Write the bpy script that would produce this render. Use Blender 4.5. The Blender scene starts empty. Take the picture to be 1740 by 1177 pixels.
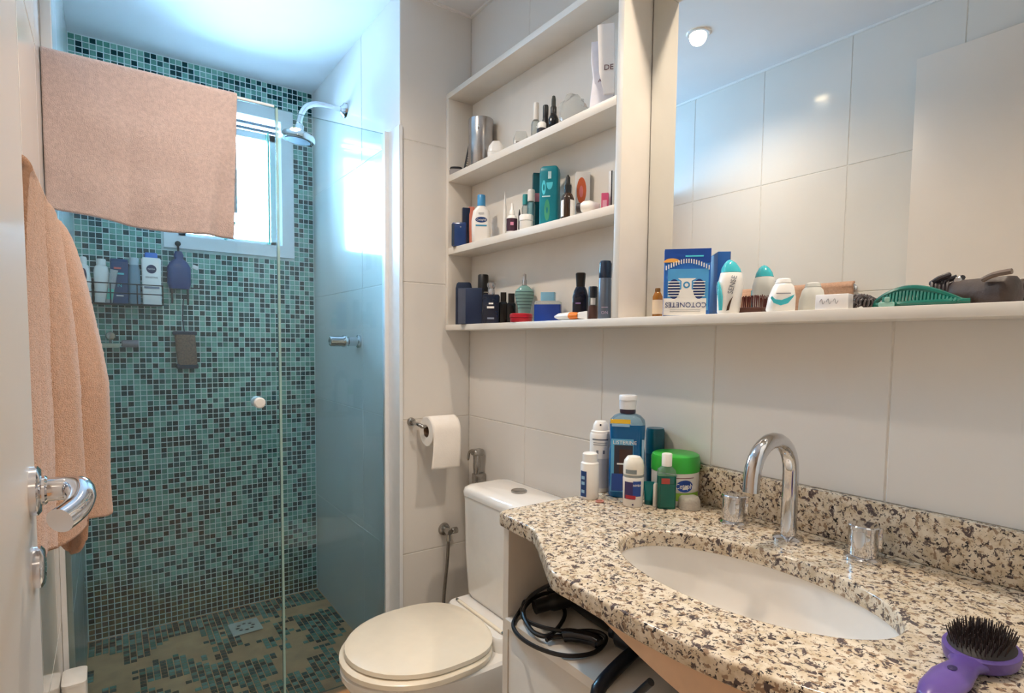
import bpy, bmesh, math, random
from mathutils import Vector, Matrix, noise
random.seed(7)
S = bpy.context.scene
COL = S.collection
PI = math.pi
R = math.radians

# ------------------------------------------------------------------ camera
PX, PY, F = 870.0, 642.3, 967.7
YAW, PITCH, ROLL = R(35.35), R(3.50), R(0.61)
CAM = Vector((0, 0, 1.2))
FW = Vector((math.sin(YAW)*math.cos(PITCH), math.cos(YAW)*math.cos(PITCH), -math.sin(PITCH)))
_r0 = Vector((math.cos(YAW), -math.sin(YAW), 0)); _u0 = _r0.cross(FW)
RT = _r0*math.cos(ROLL) + _u0*math.sin(ROLL)
UP = _u0*math.cos(ROLL) - _r0*math.sin(ROLL)
cd = bpy.data.cameras.new('camera'); cam = bpy.data.objects.new('camera', cd); COL.objects.link(cam)
cd.sensor_width = 36; cd.sensor_fit = 'HORIZONTAL'; cd.lens = F/1740*36
cd.shift_y = (PY-588.5)/1740; cd.clip_start = 0.01
cam.matrix_world = Matrix(((RT.x, UP.x, -FW.x, CAM.x), (RT.y, UP.y, -FW.y, CAM.y), (RT.z, UP.z, -FW.z, CAM.z), (0, 0, 0, 1)))
S.camera = cam

def ray(x, y): return FW + RT*((x-PX)/F) - UP*((y-PY)/F)
def onX(x, y, X): d = ray(x, y); return CAM + d*(X/d.x)
def onY(x, y, Y): d = ray(x, y); return CAM + d*(Y/d.y)
def onZ(x, y, Z): d = ray(x, y); return CAM + d*((Z-CAM.z)/d.z)
def proj(p):
    d = Vector(p)-CAM; k = d.dot(FW); return PX+F*d.dot(RT)/k, PY-F*d.dot(UP)/k

# ------------------------------------------------------------------ world, exposure
S.view_settings.view_transform = 'Standard'; S.view_settings.look = 'None'
S.view_settings.gamma = 1; S.view_settings.use_curve_mapping = False
S.view_settings.exposure = 0.36
w = bpy.data.worlds.new('sky'); S.world = w; w.use_nodes = True
bg = w.node_tree.nodes['Background']; bg.inputs[0].default_value = (0.38, 0.60, 1.0, 1); bg.inputs[1].default_value = 72.0

# dimensions of the room (metres)
XL, XS, XM = -0.118, 0.801, 1.0715      # left wall, shower right wall, mirror wall
YJ, YG, YM = 1.779, 1.873, 2.750        # jamb wall, shower glass, mosaic wall
XLS = -0.094                            # left wall inside the shower (thicker tile bed)
ZC = 2.340                              # ceiling
WX0, WX1, WZ0, WZ1 = 0.197, 0.710, 1.577, 2.230   # window opening

def light(name, kind, loc, energy, color, size=.1, rot=(0, 0, 0), **k):
    d = bpy.data.lights.new(name, kind); d.energy = energy; d.color = color
    for a, b in k.items(): setattr(d, a, b)
    if kind == 'AREA': d.size = size
    if kind in ('SPOT', 'POINT'): d.shadow_soft_size = size
    o = bpy.data.objects.new(name, d); COL.objects.link(o); o.location = loc; o.rotation_euler = rot
    return o
# daylight entering through the window: a portal for the sky
pl = light('window_portal', 'AREA', ((WX0+WX1)/2, 2.93, (WZ0+WZ1)/2), 1, (1, 1, 1), .75, (-PI/2, 0, 0), shape='RECTANGLE', size_y=.80)
pl.data.cycles.is_portal = True

# ------------------------------------------------------------------ materials
def lin(c):
    return tuple(((v/255)/12.92 if v/255 <= .04045 else ((v/255+.055)/1.055)**2.4) for v in c)
_M = {}
def mat(name, rgb=(200, 200, 200), rough=.5, metal=0, var=.06, scale=30, bump=0, bscale=200, spec=.5, trans=0, alpha=1, coat=0, sheen=0, emit=0, ior=1.5):
    if name in _M: return _M[name]
    m = bpy.data.materials.new(name); m.use_nodes = True; _M[name] = m
    nt = m.node_tree; b = nt.nodes['Principled BSDF']; L = nt.links.new
    c = lin(rgb)
    tc = nt.nodes.new('ShaderNodeTexCoord')
    if var:
        n = nt.nodes.new('ShaderNodeTexNoise'); n.inputs['Scale'].default_value = scale; n.inputs['Detail'].default_value = 3
        L(tc.outputs['Object'], n.inputs['Vector'])
        r = nt.nodes.new('ShaderNodeValToRGB')
        r.color_ramp.elements[0].position = .3; r.color_ramp.elements[1].position = .7
        r.color_ramp.elements[0].color = (*[max(0, v*(1-var)) for v in c], 1)
        r.color_ramp.elements[1].color = (*[min(1, v*(1+var)) for v in c], 1)
        L(n.outputs['Fac'], r.inputs[0]); L(r.outputs[0], b.inputs['Base Color'])
    else:
        b.inputs['Base Color'].default_value = (*c, 1)
    b.inputs['Roughness'].default_value = rough; b.inputs['Metallic'].default_value = metal
    b.inputs['IOR'].default_value = ior
    b.inputs['Specular IOR Level'].default_value = spec
    b.inputs['Transmission Weight'].default_value = trans
    b.inputs['Alpha'].default_value = alpha
    b.inputs['Coat Weight'].default_value = coat
    b.inputs['Sheen Weight'].default_value = sheen
    if emit:
        b.inputs['Emission Color'].default_value = (*c, 1); b.inputs['Emission Strength'].default_value = emit
    if bump:
        n2 = nt.nodes.new('ShaderNodeTexNoise'); n2.inputs['Scale'].default_value = bscale; n2.inputs['Detail'].default_value = 4
        L(tc.outputs['Object'], n2.inputs['Vector'])
        bp = nt.nodes.new('ShaderNodeBump'); bp.inputs['Strength'].default_value = bump; bp.inputs['Distance'].default_value = .003
        L(n2.outputs['Fac'], bp.inputs['Height']); L(bp.outputs[0], b.inputs['Normal'])
    return m
def clear(name, tint=(235, 245, 243), gloss=.05, fres=1.5, body=0, body_col=(255, 255, 255)):
    """thin architectural glass: tinted see-through with mirror-like fresnel reflections"""
    if name in _M: return _M[name]
    m = bpy.data.materials.new(name); m.use_nodes = True; _M[name] = m
    nt = m.node_tree; nt.nodes.remove(nt.nodes['Principled BSDF']); L = nt.links.new
    out = nt.nodes['Material Output']
    t = nt.nodes.new('ShaderNodeBsdfTransparent'); t.inputs[0].default_value = (*lin(tint), 1)
    g = nt.nodes.new('ShaderNodeBsdfGlossy'); g.inputs['Roughness'].default_value = gloss; g.inputs[0].default_value = (1, 1, 1, 1)
    f = nt.nodes.new('ShaderNodeFresnel'); f.inputs[0].default_value = fres
    mx = nt.nodes.new('ShaderNodeMixShader'); L(f.outputs[0], mx.inputs[0]); L(t.outputs[0], mx.inputs[1]); L(g.outputs[0], mx.inputs[2])
    last = mx
    if body:
        d = nt.nodes.new('ShaderNodeBsdfDiffuse'); d.inputs[0].default_value = (*lin(body_col), 1)
        nz = nt.nodes.new('ShaderNodeTexNoise'); nz.inputs['Scale'].default_value = 8
        mr = nt.nodes.new('ShaderNodeMapRange'); mr.inputs['To Min'].default_value = body*.7; mr.inputs['To Max'].default_value = body*1.3
        L(nz.outputs['Fac'], mr.inputs[0])
        m2 = nt.nodes.new('ShaderNodeMixShader'); L(mr.outputs[0], m2.inputs[0]); L(mx.outputs[0], m2.inputs[1]); L(d.outputs[0], m2.inputs[2]); last = m2
    L(last.outputs[0], out.inputs[0])
    return m

# ------------------------------------------------------------------ object helpers
def link(o, parent=None):
    COL.objects.link(o)
    if parent is not None: o.parent = parent
    return o
def obj(name, me, m=None, parent=None, loc=None, rot=None, smooth=40):
    if isinstance(me, MB): me = me.mesh(name)
    if m is not None and not me.materials:
        for k in (m if isinstance(m, (list, tuple)) else [m]): me.materials.append(k)
    if smooth and len(me.polygons):
        me.shade_smooth(); me.set_sharp_from_angle(angle=R(smooth))
    o = bpy.data.objects.new(name, me); link(o, parent)
    if loc is not None: o.location = loc
    if rot is not None: o.rotation_euler = rot
    return o
def tag(o, label, cat, group=None):
    o['label'] = label; o['category'] = cat
    if group: o['group'] = group
    return o
def thing(name, label, cat, loc=(0, 0, 0), rz=0, group=None, rot=None):
    o = bpy.data.objects.new(name, None); COL.objects.link(o); o.empty_display_size = .02
    o.location = loc; o.rotation_euler = rot if rot else (0, 0, rz)
    return tag(o, label, cat, group)
def struct(o): o['kind'] = 'structure'; return o

class MB:
    def __init__(s): s.v = []; s.f = []; s.mi = []; s.m = 0
    def add(s, vs, fs):
        b = len(s.v); s.v += [tuple(v) for v in vs]
        for f in fs: s.f.append(tuple(i+b for i in f)); s.mi.append(s.m)
        return s
    def box(s, a, b):
        x0, y0, z0 = a; x1, y1, z1 = b
        return s.add([(x0, y0, z0), (x1, y0, z0), (x1, y1, z0), (x0, y1, z0), (x0, y0, z1), (x1, y0, z1), (x1, y1, z1), (x0, y1, z1)],
                     [(3, 2, 1, 0), (4, 5, 6, 7), (0, 1, 5, 4), (1, 2, 6, 5), (2, 3, 7, 6), (3, 0, 4, 7)])
    def bbox(s, a, b, r=.002, seg=2):
        bm = bmesh.new(); bmesh.ops.create_cube(bm, size=1)
        c = [(p+q)/2 for p, q in zip(a, b)]; d = [abs(q-p) for p, q in zip(a, b)]
        for v in bm.verts: v.co = Vector((c[0]+v.co.x*d[0], c[1]+v.co.y*d[1], c[2]+v.co.z*d[2]))
        r = min(r, min(d)*.49)
        bmesh.ops.bevel(bm, geom=bm.edges[:], offset=r, segments=seg, profile=.5, affect='EDGES')
        return s.bm(bm)
    def bm(s, bm, mtx=None):
        bm.verts.index_update()
        vs = [(mtx @ v.co if mtx else v.co.copy()) for v in bm.verts]
        s.add(vs, [[v.index for v in f.verts] for f in bm.faces]); bm.free(); return s
    def rings(s, rings, cap0=True, cap1=True, closed=True):
        n = len(rings[0]); vs = [p for r in rings for p in r]; fs = []
        for i in range(len(rings)-1):
            for j in range(n if closed else n-1):
                k = (j+1) % n
                fs.append((i*n+j, i*n+k, (i+1)*n+k, (i+1)*n+j))
        if cap0: fs.append(tuple(range(n))[::-1])
        if cap1: fs.append(tuple((len(rings)-1)*n+j for j in range(n)))
        return s.add(vs, fs)
    def lathe(s, prof, n=24, sx=1, sy=1, c=(0, 0, 0), axis='z', cap0=True, cap1=True):
        rs = []
        for r, z in prof:
            ring = []
            for j in range(n):
                a = 2*PI*j/n; x, y = r*math.cos(a)*sx, r*math.sin(a)*sy
                if axis == 'z': p = (x, y, z)
                elif axis == 'x': p = (z, x, y)
                else: p = (y, z, x)
                ring.append((p[0]+c[0], p[1]+c[1], p[2]+c[2]))
            rs.append(ring)
        return s.rings(rs, cap0, cap1)
    def rloft(s, secs, n=5, c=(0, 0)):
        """rounded rectangle loft: (z, half width x, half depth y, corner radius[, dx, dy])"""
        rs = []
        for q in secs:
            z, hw, hd, r = q[:4]; dx = q[4] if len(q) > 4 else 0; dy = q[5] if len(q) > 5 else 0; r = max(1e-5, min(r, hw*.999, hd*.999)); ring = []
            for (sx, sy, a0) in ((1, 1, 0), (-1, 1, PI/2), (-1, -1, PI), (1, -1, 1.5*PI)):
                for i in range(n):
                    a = a0 + PI/2*i/(n-1)
                    ring.append((c[0]+dx+sx*(hw-r)+r*math.cos(a), c[1]+dy+sy*(hd-r)+r*math.sin(a), z))
            rs.append(ring)
        return s.rings(rs)
    def tube(s, pts, r, n=8, closed=False, caps=True):
        P = [Vector(p) for p in pts]; rr = r if isinstance(r, (list, tuple)) else [r]*len(P)
        rs = []; prev = None
        for i, p in enumerate(P):
            a = P[i-1] if (i > 0 or closed) else P[0]; b = P[(i+1) % len(P)] if (i < len(P)-1 or closed) else P[-1]
            t = (b-a).normalized()
            if prev is None:
                u = Vector((0, 0, 1)).cross(t)
                if u.length < 1e-3: u = Vector((1, 0, 0)).cross(t)
            else: u = prev - t*prev.dot(t)
            u.normalize(); prev = u; v = t.cross(u)
            rs.append([tuple(p+u*(rr[i]*math.cos(2*PI*k/n))+v*(rr[i]*math.sin(2*PI*k/n))) for k in range(n)])
        if closed: rs.append(rs[0]); caps = False
        return s.rings(rs, caps, caps)
    def sphere(s, c, r, sc=(1, 1, 1), n=16, m=10):
        pr = [(max(1e-5, math.sin(PI*i/m)), -math.cos(PI*i/m)) for i in range(m+1)]
        rs = [[(c[0]+r*sc[0]*q*math.cos(2*PI*j/n), c[1]+r*sc[1]*q*math.sin(2*PI*j/n), c[2]+r*sc[2]*z) for j in range(n)] for q, z in pr]
        return s.rings(rs)
    def mesh(s, name='m'):
        me = bpy.data.meshes.new(name); me.from_pydata(s.v, [], s.f)
        for p, k in zip(me.polygons, s.mi): p.material_index = k
        me.update(); return me
    def fix(s):
        bm = bmesh.new(); vs = [bm.verts.new(v) for v in s.v]
        for f in s.f:
            try: bm.faces.new([vs[i] for i in f])
            except ValueError: pass
        bmesh.ops.remove_doubles(bm, verts=bm.verts, dist=1e-6); bmesh.ops.recalc_face_normals(bm, faces=bm.faces)
        s.v, s.f, s.mi = [], [], []; return s.bm(bm)
def smooth_path(pts, k=6, closed=False):
    P = [Vector(p) for p in pts]; out = []; n = len(P)
    for i in range(n if closed else n-1):
        if closed: a, b, c, d = P[i-1], P[i], P[(i+1) % n], P[(i+2) % n]
        else: a, b, c, d = P[max(0, i-1)], P[i], P[i+1], P[min(n-1, i+2)]
        for j in range(k):
            t = j/k
            out.append(.5*((2*b)+(c-a)*t+(2*a-5*b+4*c-d)*t*t+(3*b-a-3*c+d)*t**3))
    if not closed: out.append(P[-1])
    return out
def plate(loops, thick, bev=.0, name='plate'):
    """flat plate with holes from 2D loops, centred on z=0"""
    cu = bpy.data.curves.new(name, 'CURVE'); cu.dimensions = '2D'; cu.fill_mode = 'BOTH'
    cu.extrude = max(1e-5, thick/2-bev); cu.bevel_depth = bev; cu.bevel_resolution = 3
    for lp in loops:
        sp = cu.splines.new('POLY'); sp.points.add(len(lp)-1); sp.use_cyclic_u = True
        for p, q in zip(sp.points, lp): p.co = (q[0], q[1], 0, 1)
    o = bpy.data.objects.new(name, cu); COL.objects.link(o)
    dg = bpy.context.evaluated_depsgraph_get(); me = bpy.data.meshes.new_from_object(o.evaluated_get(dg))
    bpy.data.objects.remove(o); bpy.data.curves.remove(cu)
    me.materials.clear(); return me
def text(s, size, m, parent, loc, rot=(PI/2, 0, 0), name='lettering', ext=.0002, sx=1):
    cu = bpy.data.curves.new(name, 'FONT'); cu.body = s; cu.size = size; cu.extrude = ext; cu.align_x = 'CENTER'; cu.align_y = 'CENTER'; cu.resolution_u = 3
    o = bpy.data.objects.new(name, cu); COL.objects.link(o)
    dg = bpy.context.evaluated_depsgraph_get(); me = bpy.data.meshes.new_from_object(o.evaluated_get(dg))
    bpy.data.objects.remove(o); bpy.data.curves.remove(cu); me.materials.clear()
    t = obj(name, me, m, parent, loc, rot, 0); t.scale = (sx, 1, 1); return t

# common materials
white_tile = mat('white_glazed_tile', (226, 222, 216), .11, var=.02, scale=3, spec=.40)
grout_m = mat('tile_grout', (216, 211, 203), .8, var=.08, scale=60)
paint = mat('ceiling_paint', (236, 236, 236), .7, var=.02, scale=4)
white_pl = mat('white_plastic', (238, 236, 232), .3, var=.02)
chrome = mat('chrome', (215, 215, 218), .07, 1, var=.03)
dull_chrome = mat('worn_chrome', (175, 172, 168), .2, 1, var=.12, scale=80)
black_pl = mat('black_plastic', (22, 22, 24), .35, var=.1)
laminate = mat('white_laminate', (232, 226, 216), .38, var=.025, scale=12)
ceramic = mat('white_ceramic', (240, 236, 230), .08, var=.015, coat=.3)
navy = mat('navy_plastic', (22, 38, 66), .25, var=.12)
# ------------------------------------------------------------------ walls, floor, ceiling
def slab(name, boxes, m, cat=None):
    b = MB()
    for a, c in boxes: b.box(a, c)
    return struct(obj(name, b, m, smooth=0))
_tm = {}
def tile_mesh(w, h, t=.005, ch=.0015, m=None):
    k = (round(w, 4), round(h, 4), m.name)
    if k not in _tm:
        b = MB(); x, y = w/2, h/2; z0, z1, z2 = -t, -ch, 0
        vs = [(-x, -y, z0), (x, -y, z0), (x, y, z0), (-x, y, z0), (-x, -y, z1), (x, -y, z1), (x, y, z1), (-x, y, z1),
              (-x+ch, -y+ch, z2), (x-ch, -y+ch, z2), (x-ch, y-ch, z2), (-x+ch, y-ch, z2)]
        fs = [(8, 9, 10, 11)]
        for i in range(4):
            j = (i+1) % 4; fs += [(i, j, j+4, i+4), (i+4, j+4, j+8, i+8)]
        me = b.add(vs, fs).mesh('tile'); me.materials.append(m); _tm[k] = me
    return _tm[k]
def tiles(parent, us, vs, place, m, gap=.0024):
    """us, vs: cut lines; place(u, v) -> (location, axis u, axis v, normal)"""
    for a, b in zip(us[:-1], us[1:]):
        for c, d in zip(vs[:-1], vs[1:]):
            p, U, V, N = place((a+b)/2, (c+d)/2)
            o = bpy.data.objects.new('tile', tile_mesh(abs(b-a)-gap, abs(d-c)-gap, m=m)); link(o, parent)
            tw = random.uniform(-.0010, .0010); tv = random.uniform(-.0010, .0010)
            U, V, N = Vector(U), Vector(V), Vector(N)
            N2 = (N+U*tw+V*tv).normalized(); U2 = (U-N2*U.dot(N2)).normalized(); V2 = N2.cross(U2)
            o.matrix_world = Matrix(((U2.x, V2.x, N2.x, p[0]), (U2.y, V2.y, N2.y, p[1]), (U2.z, V2.z, N2.z, p[2]), (0, 0, 0, 1)))
ZR = [.002, .469, .9355, 1.402, 1.8685, ZC]
T = .0012
wl = slab('wall_left', [((XL-.10, -.06, -.05), (XL-T, YG+.014, ZC)), ((XL-.10, YG+.014, -.05), (XLS-T, YM+.11, ZC))], grout_m)
tiles(wl, [YG+.014, YM-.684, YM-.342, YM], ZR, lambda u, v: ((XLS, u, v), (0, 1, 0), (0, 0, 1), (1, 0, 0)), white_tile)
tiles(wl, [XL, XLS], ZR, lambda u, v: ((u, YG+.012, v), (1, 0, 0), (0, 0, 1), (0, -1, 0)), white_tile, .001)
ys = [YG+.012, YM-1.026, YM-1.368, YM-1.71, YM-2.052, YM-2.394, .06]
tiles(wl, ys[::-1], ZR, lambda u, v: ((XL, u, v), (0, 1, 0), (0, 0, 1), (1, 0, 0)), white_tile)
wr = slab('wall_right', [((XM+T, -.06, -.05), (XM+.11, YJ+T, ZC))], grout_m)
ys = [YJ-.342*i for i in range(6)]
tiles(wr, ys[::-1], ZR, lambda u, v: ((XM, u, v), (0, -1, 0), (0, 0, 1), (-1, 0, 0)), white_tile)
ws = slab('wall_shower', [((XS+T, YJ+T, 0), (XM+.11, YM+.11, ZC))], grout_m)
tiles(ws, [YJ, 2.125, YM], ZR, lambda u, v: ((XS, u, v), (0, -1, 0), (0, 0, 1), (-1, 0, 0)), white_tile)
tiles(ws, [XS, XM], ZR, lambda u, v: ((u, YJ, v), (1, 0, 0), (0, 0, 1), (0, -1, 0)), white_tile)
mgrout = mat('mosaic_grout', (216, 232, 230), .75, var=.08, scale=40)
wb = slab('wall_back', [((XLS-T, YM+T, 0), (WX0, YM+.11, ZC)), ((WX1, YM+T, 0), (XS+T, YM+.11, ZC)),
                        ((WX0, YM+T, 0), (WX1, YM+.11, WZ0)), ((WX0, YM+T, WZ1), (WX1, YM+.11, ZC))], mgrout)
DX0, DX1, DZ = -.085, .655, 2.155
wf = slab('wall_front', [((XL-T, -.06, 0), (DX0-.02, .05, ZC)), ((DX1+.02, -.06, 0), (XM+T, .05, ZC)), ((DX0-.02, -.06, DZ+.02), (DX1+.02, .05, ZC))],
          mat('white_wall_paint', (228, 222, 212), .6, var=.02))
df = MB(); df.box((DX0-.02, -.07, 0), (DX0, .058, DZ)); df.box((DX1, -.07, 0), (DX1+.02, .058, DZ)); df.box((DX0-.02, -.07, DZ), (DX1+.02, .058, DZ+.02))
struct(obj('trim_1', df, mat('door_frame_white', (232, 228, 220), .35), smooth=0))
slab('ceiling', [((-.8, -1.7, ZC), (1.8, YM+.12, ZC+.06))], paint)
floor = slab('floor', [((-.8, -1.7, -.06), (1.8, YM+.12, -T))], mat('floor_cement', (214, 162, 114), .7, var=.15, scale=14, bump=.3, bscale=40))
# slim white cove strips where walls meet the ceiling
cove = mat('cove_white', (240, 238, 234), .5, var=.02)
slab('trim_2', [((XM-.008, .06, ZC-.008), (XM-.0005, YJ-.0005, ZC-.0003))], cove)
slab('trim_3', [((XS+.0005, YJ-.008, ZC-.008), (XM-.0085, YJ-.0005, ZC-.0003))], cove)
slab('trim_4', [((XL+.0005, .06, ZC-.008), (XL+.008, YG+.0110, ZC-.0003))], cove)
# hallway behind the camera
hall = mat('hall_paint', (226, 218, 205), .7, var=.02)
slab('wall_hall_left', [((-.85, -1.7, -.05), (-.8, -.06, ZC))], hall)
slab('wall_hall_right', [((1.8, -1.7, -.05), (1.85, -.06, ZC))], hall)
slab('wall_hall_back', [((-.85, -1.75, -.05), (1.85, -1.7, ZC))], hall)
slab('wall_hall_front', [((-.8, -.06, -.05), (XL-.10, -.02, ZC)), ((XM+.11, -.06, -.05), (1.8, -.02, ZC))], hall)
# plain floor tiles of the dry half
ft = mat('floor_tile_beige', (205, 192, 172), .25, var=.04, scale=8)
tiles(floor, [XL, .19, .50, .81, XM], [-.02, .45, .92, 1.39, 1.84], lambda u, v: ((u, v, 0), (1, 0, 0), (0, 1, 0), (0, 0, 1)), ft)

# ------------------------------------------------------------------ glass mosaic, wall and shower floor
def stained(name, rgb, rough):
    """mosaic glass with brown mineral staining that grows near the floor joint"""
    m = mat(name, rgb, rough, var=.10, scale=90, spec=.3); nt = m.node_tree; L = nt.links.new; b = nt.nodes['Principled BSDF']
    src = b.inputs['Base Color'].links[0].from_socket
    g = nt.nodes.new('ShaderNodeNewGeometry'); sx = nt.nodes.new('ShaderNodeSeparateXYZ'); L(g.outputs['Position'], sx.inputs[0])
    nz = nt.nodes.new('ShaderNodeTexNoise'); nz.inputs['Scale'].default_value = 4.2; nz.inputs['Detail'].default_value = 4; L(g.outputs['Position'], nz.inputs['Vector'])
    h = nt.nodes.new('ShaderNodeMapRange'); h.inputs['From Min'].default_value = .44; h.inputs['From Max'].default_value = 0.0
    h.inputs['To Min'].default_value = -.28; h.inputs['To Max'].default_value = .29; L(sx.outputs['Z'], h.inputs[0])
    ad = nt.nodes.new('ShaderNodeMath'); L(nz.outputs['Fac'], ad.inputs[0]); L(h.outputs[0], ad.inputs[1])
    rp = nt.nodes.new('ShaderNodeMapRange'); rp.inputs['From Min'].default_value = .50; rp.inputs['From Max'].default_value = .70; rp.inputs['To Max'].default_value = 1.0; L(ad.outputs[0], rp.inputs[0])
    sn = nt.nodes.new('ShaderNodeSeparateXYZ'); L(g.outputs['Normal'], sn.inputs[0])
    fl_ = nt.nodes.new('ShaderNodeMapRange'); fl_.inputs['To Min'].default_value = 1; fl_.inputs['To Max'].default_value = .25; L(sn.outputs['Z'], fl_.inputs[0])
    mu = nt.nodes.new('ShaderNodeMath'); mu.operation = 'MULTIPLY'; L(rp.outputs[0], mu.inputs[0]); L(fl_.outputs[0], mu.inputs[1])
    mx = nt.nodes.new('ShaderNodeMix'); mx.data_type = 'RGBA'; L(mu.outputs[0], mx.inputs['Factor']); L(src, mx.inputs[6])
    mx.inputs[7].default_value = (*lin((190, 122, 68)), 1); mx.blend_type = 'MULTIPLY'; L(mx.outputs[2], b.inputs['Base Color'])
    return m
MOS = [stained('mosaic_pale_aqua', (130, 180, 165), .18), stained('mosaic_aqua', (106, 162, 148), .18), stained('mosaic_sea_green', (86, 146, 130), .16),
       stained('mosaic_slate_teal', (44, 92, 90), .15), stained('mosaic_dark_teal', (12, 58, 60), .14)]
WGT = [.27, .20, .13, .13, .27]
PIT = .02195
def mosaic(parent, name, cells, place, nsingle, size=PIT-.0032, t=.004):
    cells.sort(key=lambda c: c[0])
    ms = []
    for m in MOS: ms.append(tile_mesh(size, size, t, .0012, m))
    big = MB()
    for i, (key, u, v, k) in enumerate(cells):
        p, U, V, N = place(u, v); U, V, N = Vector(U), Vector(V), Vector(N)
        tw = Vector((random.uniform(-.012, .012), random.uniform(-.012, .012)))
        N2 = (N+U*tw.x+V*tw.y).normalized(); U2 = (U-N2*U.dot(N2)).normalized(); V2 = N2.cross(U2)
        M4 = Matrix(((U2.x, V2.x, N2.x, p[0]), (U2.y, V2.y, N2.y, p[1]), (U2.z, V2.z, N2.z, p[2]), (0, 0, 0, 1)))
        if i < nsingle:
            o = bpy.data.objects.new('mosaic_tile', ms[k]); link(o, parent); o.matrix_world = M4
        else:
            big.m = k; me = ms[k]
            big.add([M4 @ v2.co for v2 in me.vertices], [list(q.vertices) for q in me.polygons])
    me = big.mesh(name)
    for m in MOS: me.materials.append(m)
    o = obj(name, me, None, parent, smooth=0); o['kind'] = 'stuff'
def pick(u, v):
    n = noise.noise(Vector((u*9, v*9, 3.3)))
    r = random.random()
    if n > .12 and r < .12: return random.choice((3, 4))
    r = random.random(); s = 0
    for i, q in enumerate(WGT):
        s += q
        if r < s: return i
    return 4
cells = []
nx = 41; nz = 106; PX_ = (XS-XLS-.002)/nx; PZ_ = (ZC-.004)/nz
for i in range(nx):
    u = XS-.001-PX_*(i+.5)
    for j in range(nz):
        v = ZC-.002-PZ_*(j+.5)
        if WX0-.008 < u < WX1+.008 and WZ0-.008 < v < WZ1+.008: continue
        d = (Vector((u, YM, v))-CAM).length + (10 if u < .06 else 0) + (3 if v > 1.05 else 0)
        cells.append((d, u, v, pick(u, v)))
mosaic(wb, 'mosaic_field', cells, lambda u, v: ((u, YM, v), (1, 0, 0), (0, 0, 1), (0, -1, 0)), 300)
cells = []
for i in range(nx):
    u = XS-.001-PX_*(i+.5)
    for j in range(42):
        v = YM-.006-PIT*(j+.5)
        if v < 1.90: continue
        if .40 < u < .535 and 2.40 < v < 2.535: continue
        n = noise.noise(Vector((u*6.5+4, v*6.5, 1.7))) + .45*noise.noise(Vector((u*19, v*19, 5)))
        if n > .10 and v < 2.62: continue            # patches where cement covers the tiles
        px, py = proj((u, v, 0))
        d = (Vector((u, v, 0))-CAM).length + (5 if py > 1190 or px < 140 else 0)
        cells.append((d, u, v, pick(u+7, v)))
mosaic(floor, 'floor_mosaic_field', cells, lambda u, v: ((u, v, .0005), (1, 0, 0), (0, 1, 0), (0, 0, 1)), 120)

# ------------------------------------------------------------------ window
al = mat('white_aluminium', (232, 234, 236), .32, var=.02)
fr = MB(); t = .052; y0, y1 = YM-.014, YM+.10
x0, x1, z0, z1 = WX0, WX1, WZ0, WZ1
fr.box((x0, y0, z0), (x1, y1, z0+t)); fr.box((x0, y0, z1-t), (x1, y1, z1)); fr.box((x0, y0, z0+t), (x0+t, y1, z1-t)); fr.box((x1-t, y0, z0+t), (x1, y1, z1-t))
win = struct(obj('window_1', fr, al, smooth=0))
lip = MB()
for q in (.012, .030): lip.box((x0+t-.002, YM+.02+q, z1-t-q-.012), (x1-t+.002, YM+.03+q, z1-t-q))
obj('track', lip, mat('track_dark', (96, 112, 122), .4, .5), win, smooth=0)
sw = .030; sb = MB(); a0, a1, b0, b1 = x0+t+.003, x1-t-.003, z0+t+.004, z1-t-.045; ys0, ys1 = YM+.055, YM+.08
sb.box((a0, ys0, b0), (a1, ys1, b0+.018)); sb.box((a0, ys0, b1-sw), (a1, ys1, b1)); sb.box((a0, ys0, b0), (a0+sw, ys1, b1)); sb.box((a1-sw, ys0, b0), (a1, ys1, b1))
sash = obj('window_sash', sb, al, win, smooth=0)
obj('pane', MB().box((a0+sw-.003, YM+.064, b0+.015), (a1-sw+.003, YM+.069, b1-sw+.003)), clear('window_glass', (240, 250, 246), .02), sash, smooth=0)
obj('stay_arm', MB().tube([onY(383, 407, YM+.05), onY(399, 377, YM+.05)], .006, 8), mat('stay_green_grey', (120, 178, 160), .4), win)
obj('pane_edge', MB().box((a1-sw-.016, YM+.030, b0), (a1-sw-.008, YM+.060, b1)), mat('green_glass_edge', (130, 205, 180), .2), win, smooth=0)

# ------------------------------------------------------------------ ceiling lamps
def downlight(x, y, e, label):
    d = thing('ceiling_light', label, 'ceiling light', (x, y, ZC))
    obj('trim_ring', MB().lathe([(.028, -.001), (.028, -.004), (.040, -.005), (.043, -.001)], 28, cap0=False, cap1=False), white_pl, d)
    obj('lens', MB().lathe([(.0001, -.002), (.028, -.002)], 24, cap0=False, cap1=False), mat('lamp_glow', (255, 226, 180), .5, var=0, emit=30), d)
    light('lamp_beam', 'SPOT', (x, y, ZC-.012), e, (1.0, .84, .68), .030, (0, 0, 0), spot_size=R(142), spot_blend=.9)
downlight(.335, 1.375, 33, 'small round recessed ceiling lamp between shower glass and toilet')
downlight(.855, .50, 32, 'small round recessed ceiling lamp above the granite washbasin')
downlight(.45, -.85, 60, 'unseen fill lamp added to the hallway ceiling outside the door')  # unseen lamp, added to brighten the bathroom through the doorway
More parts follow.
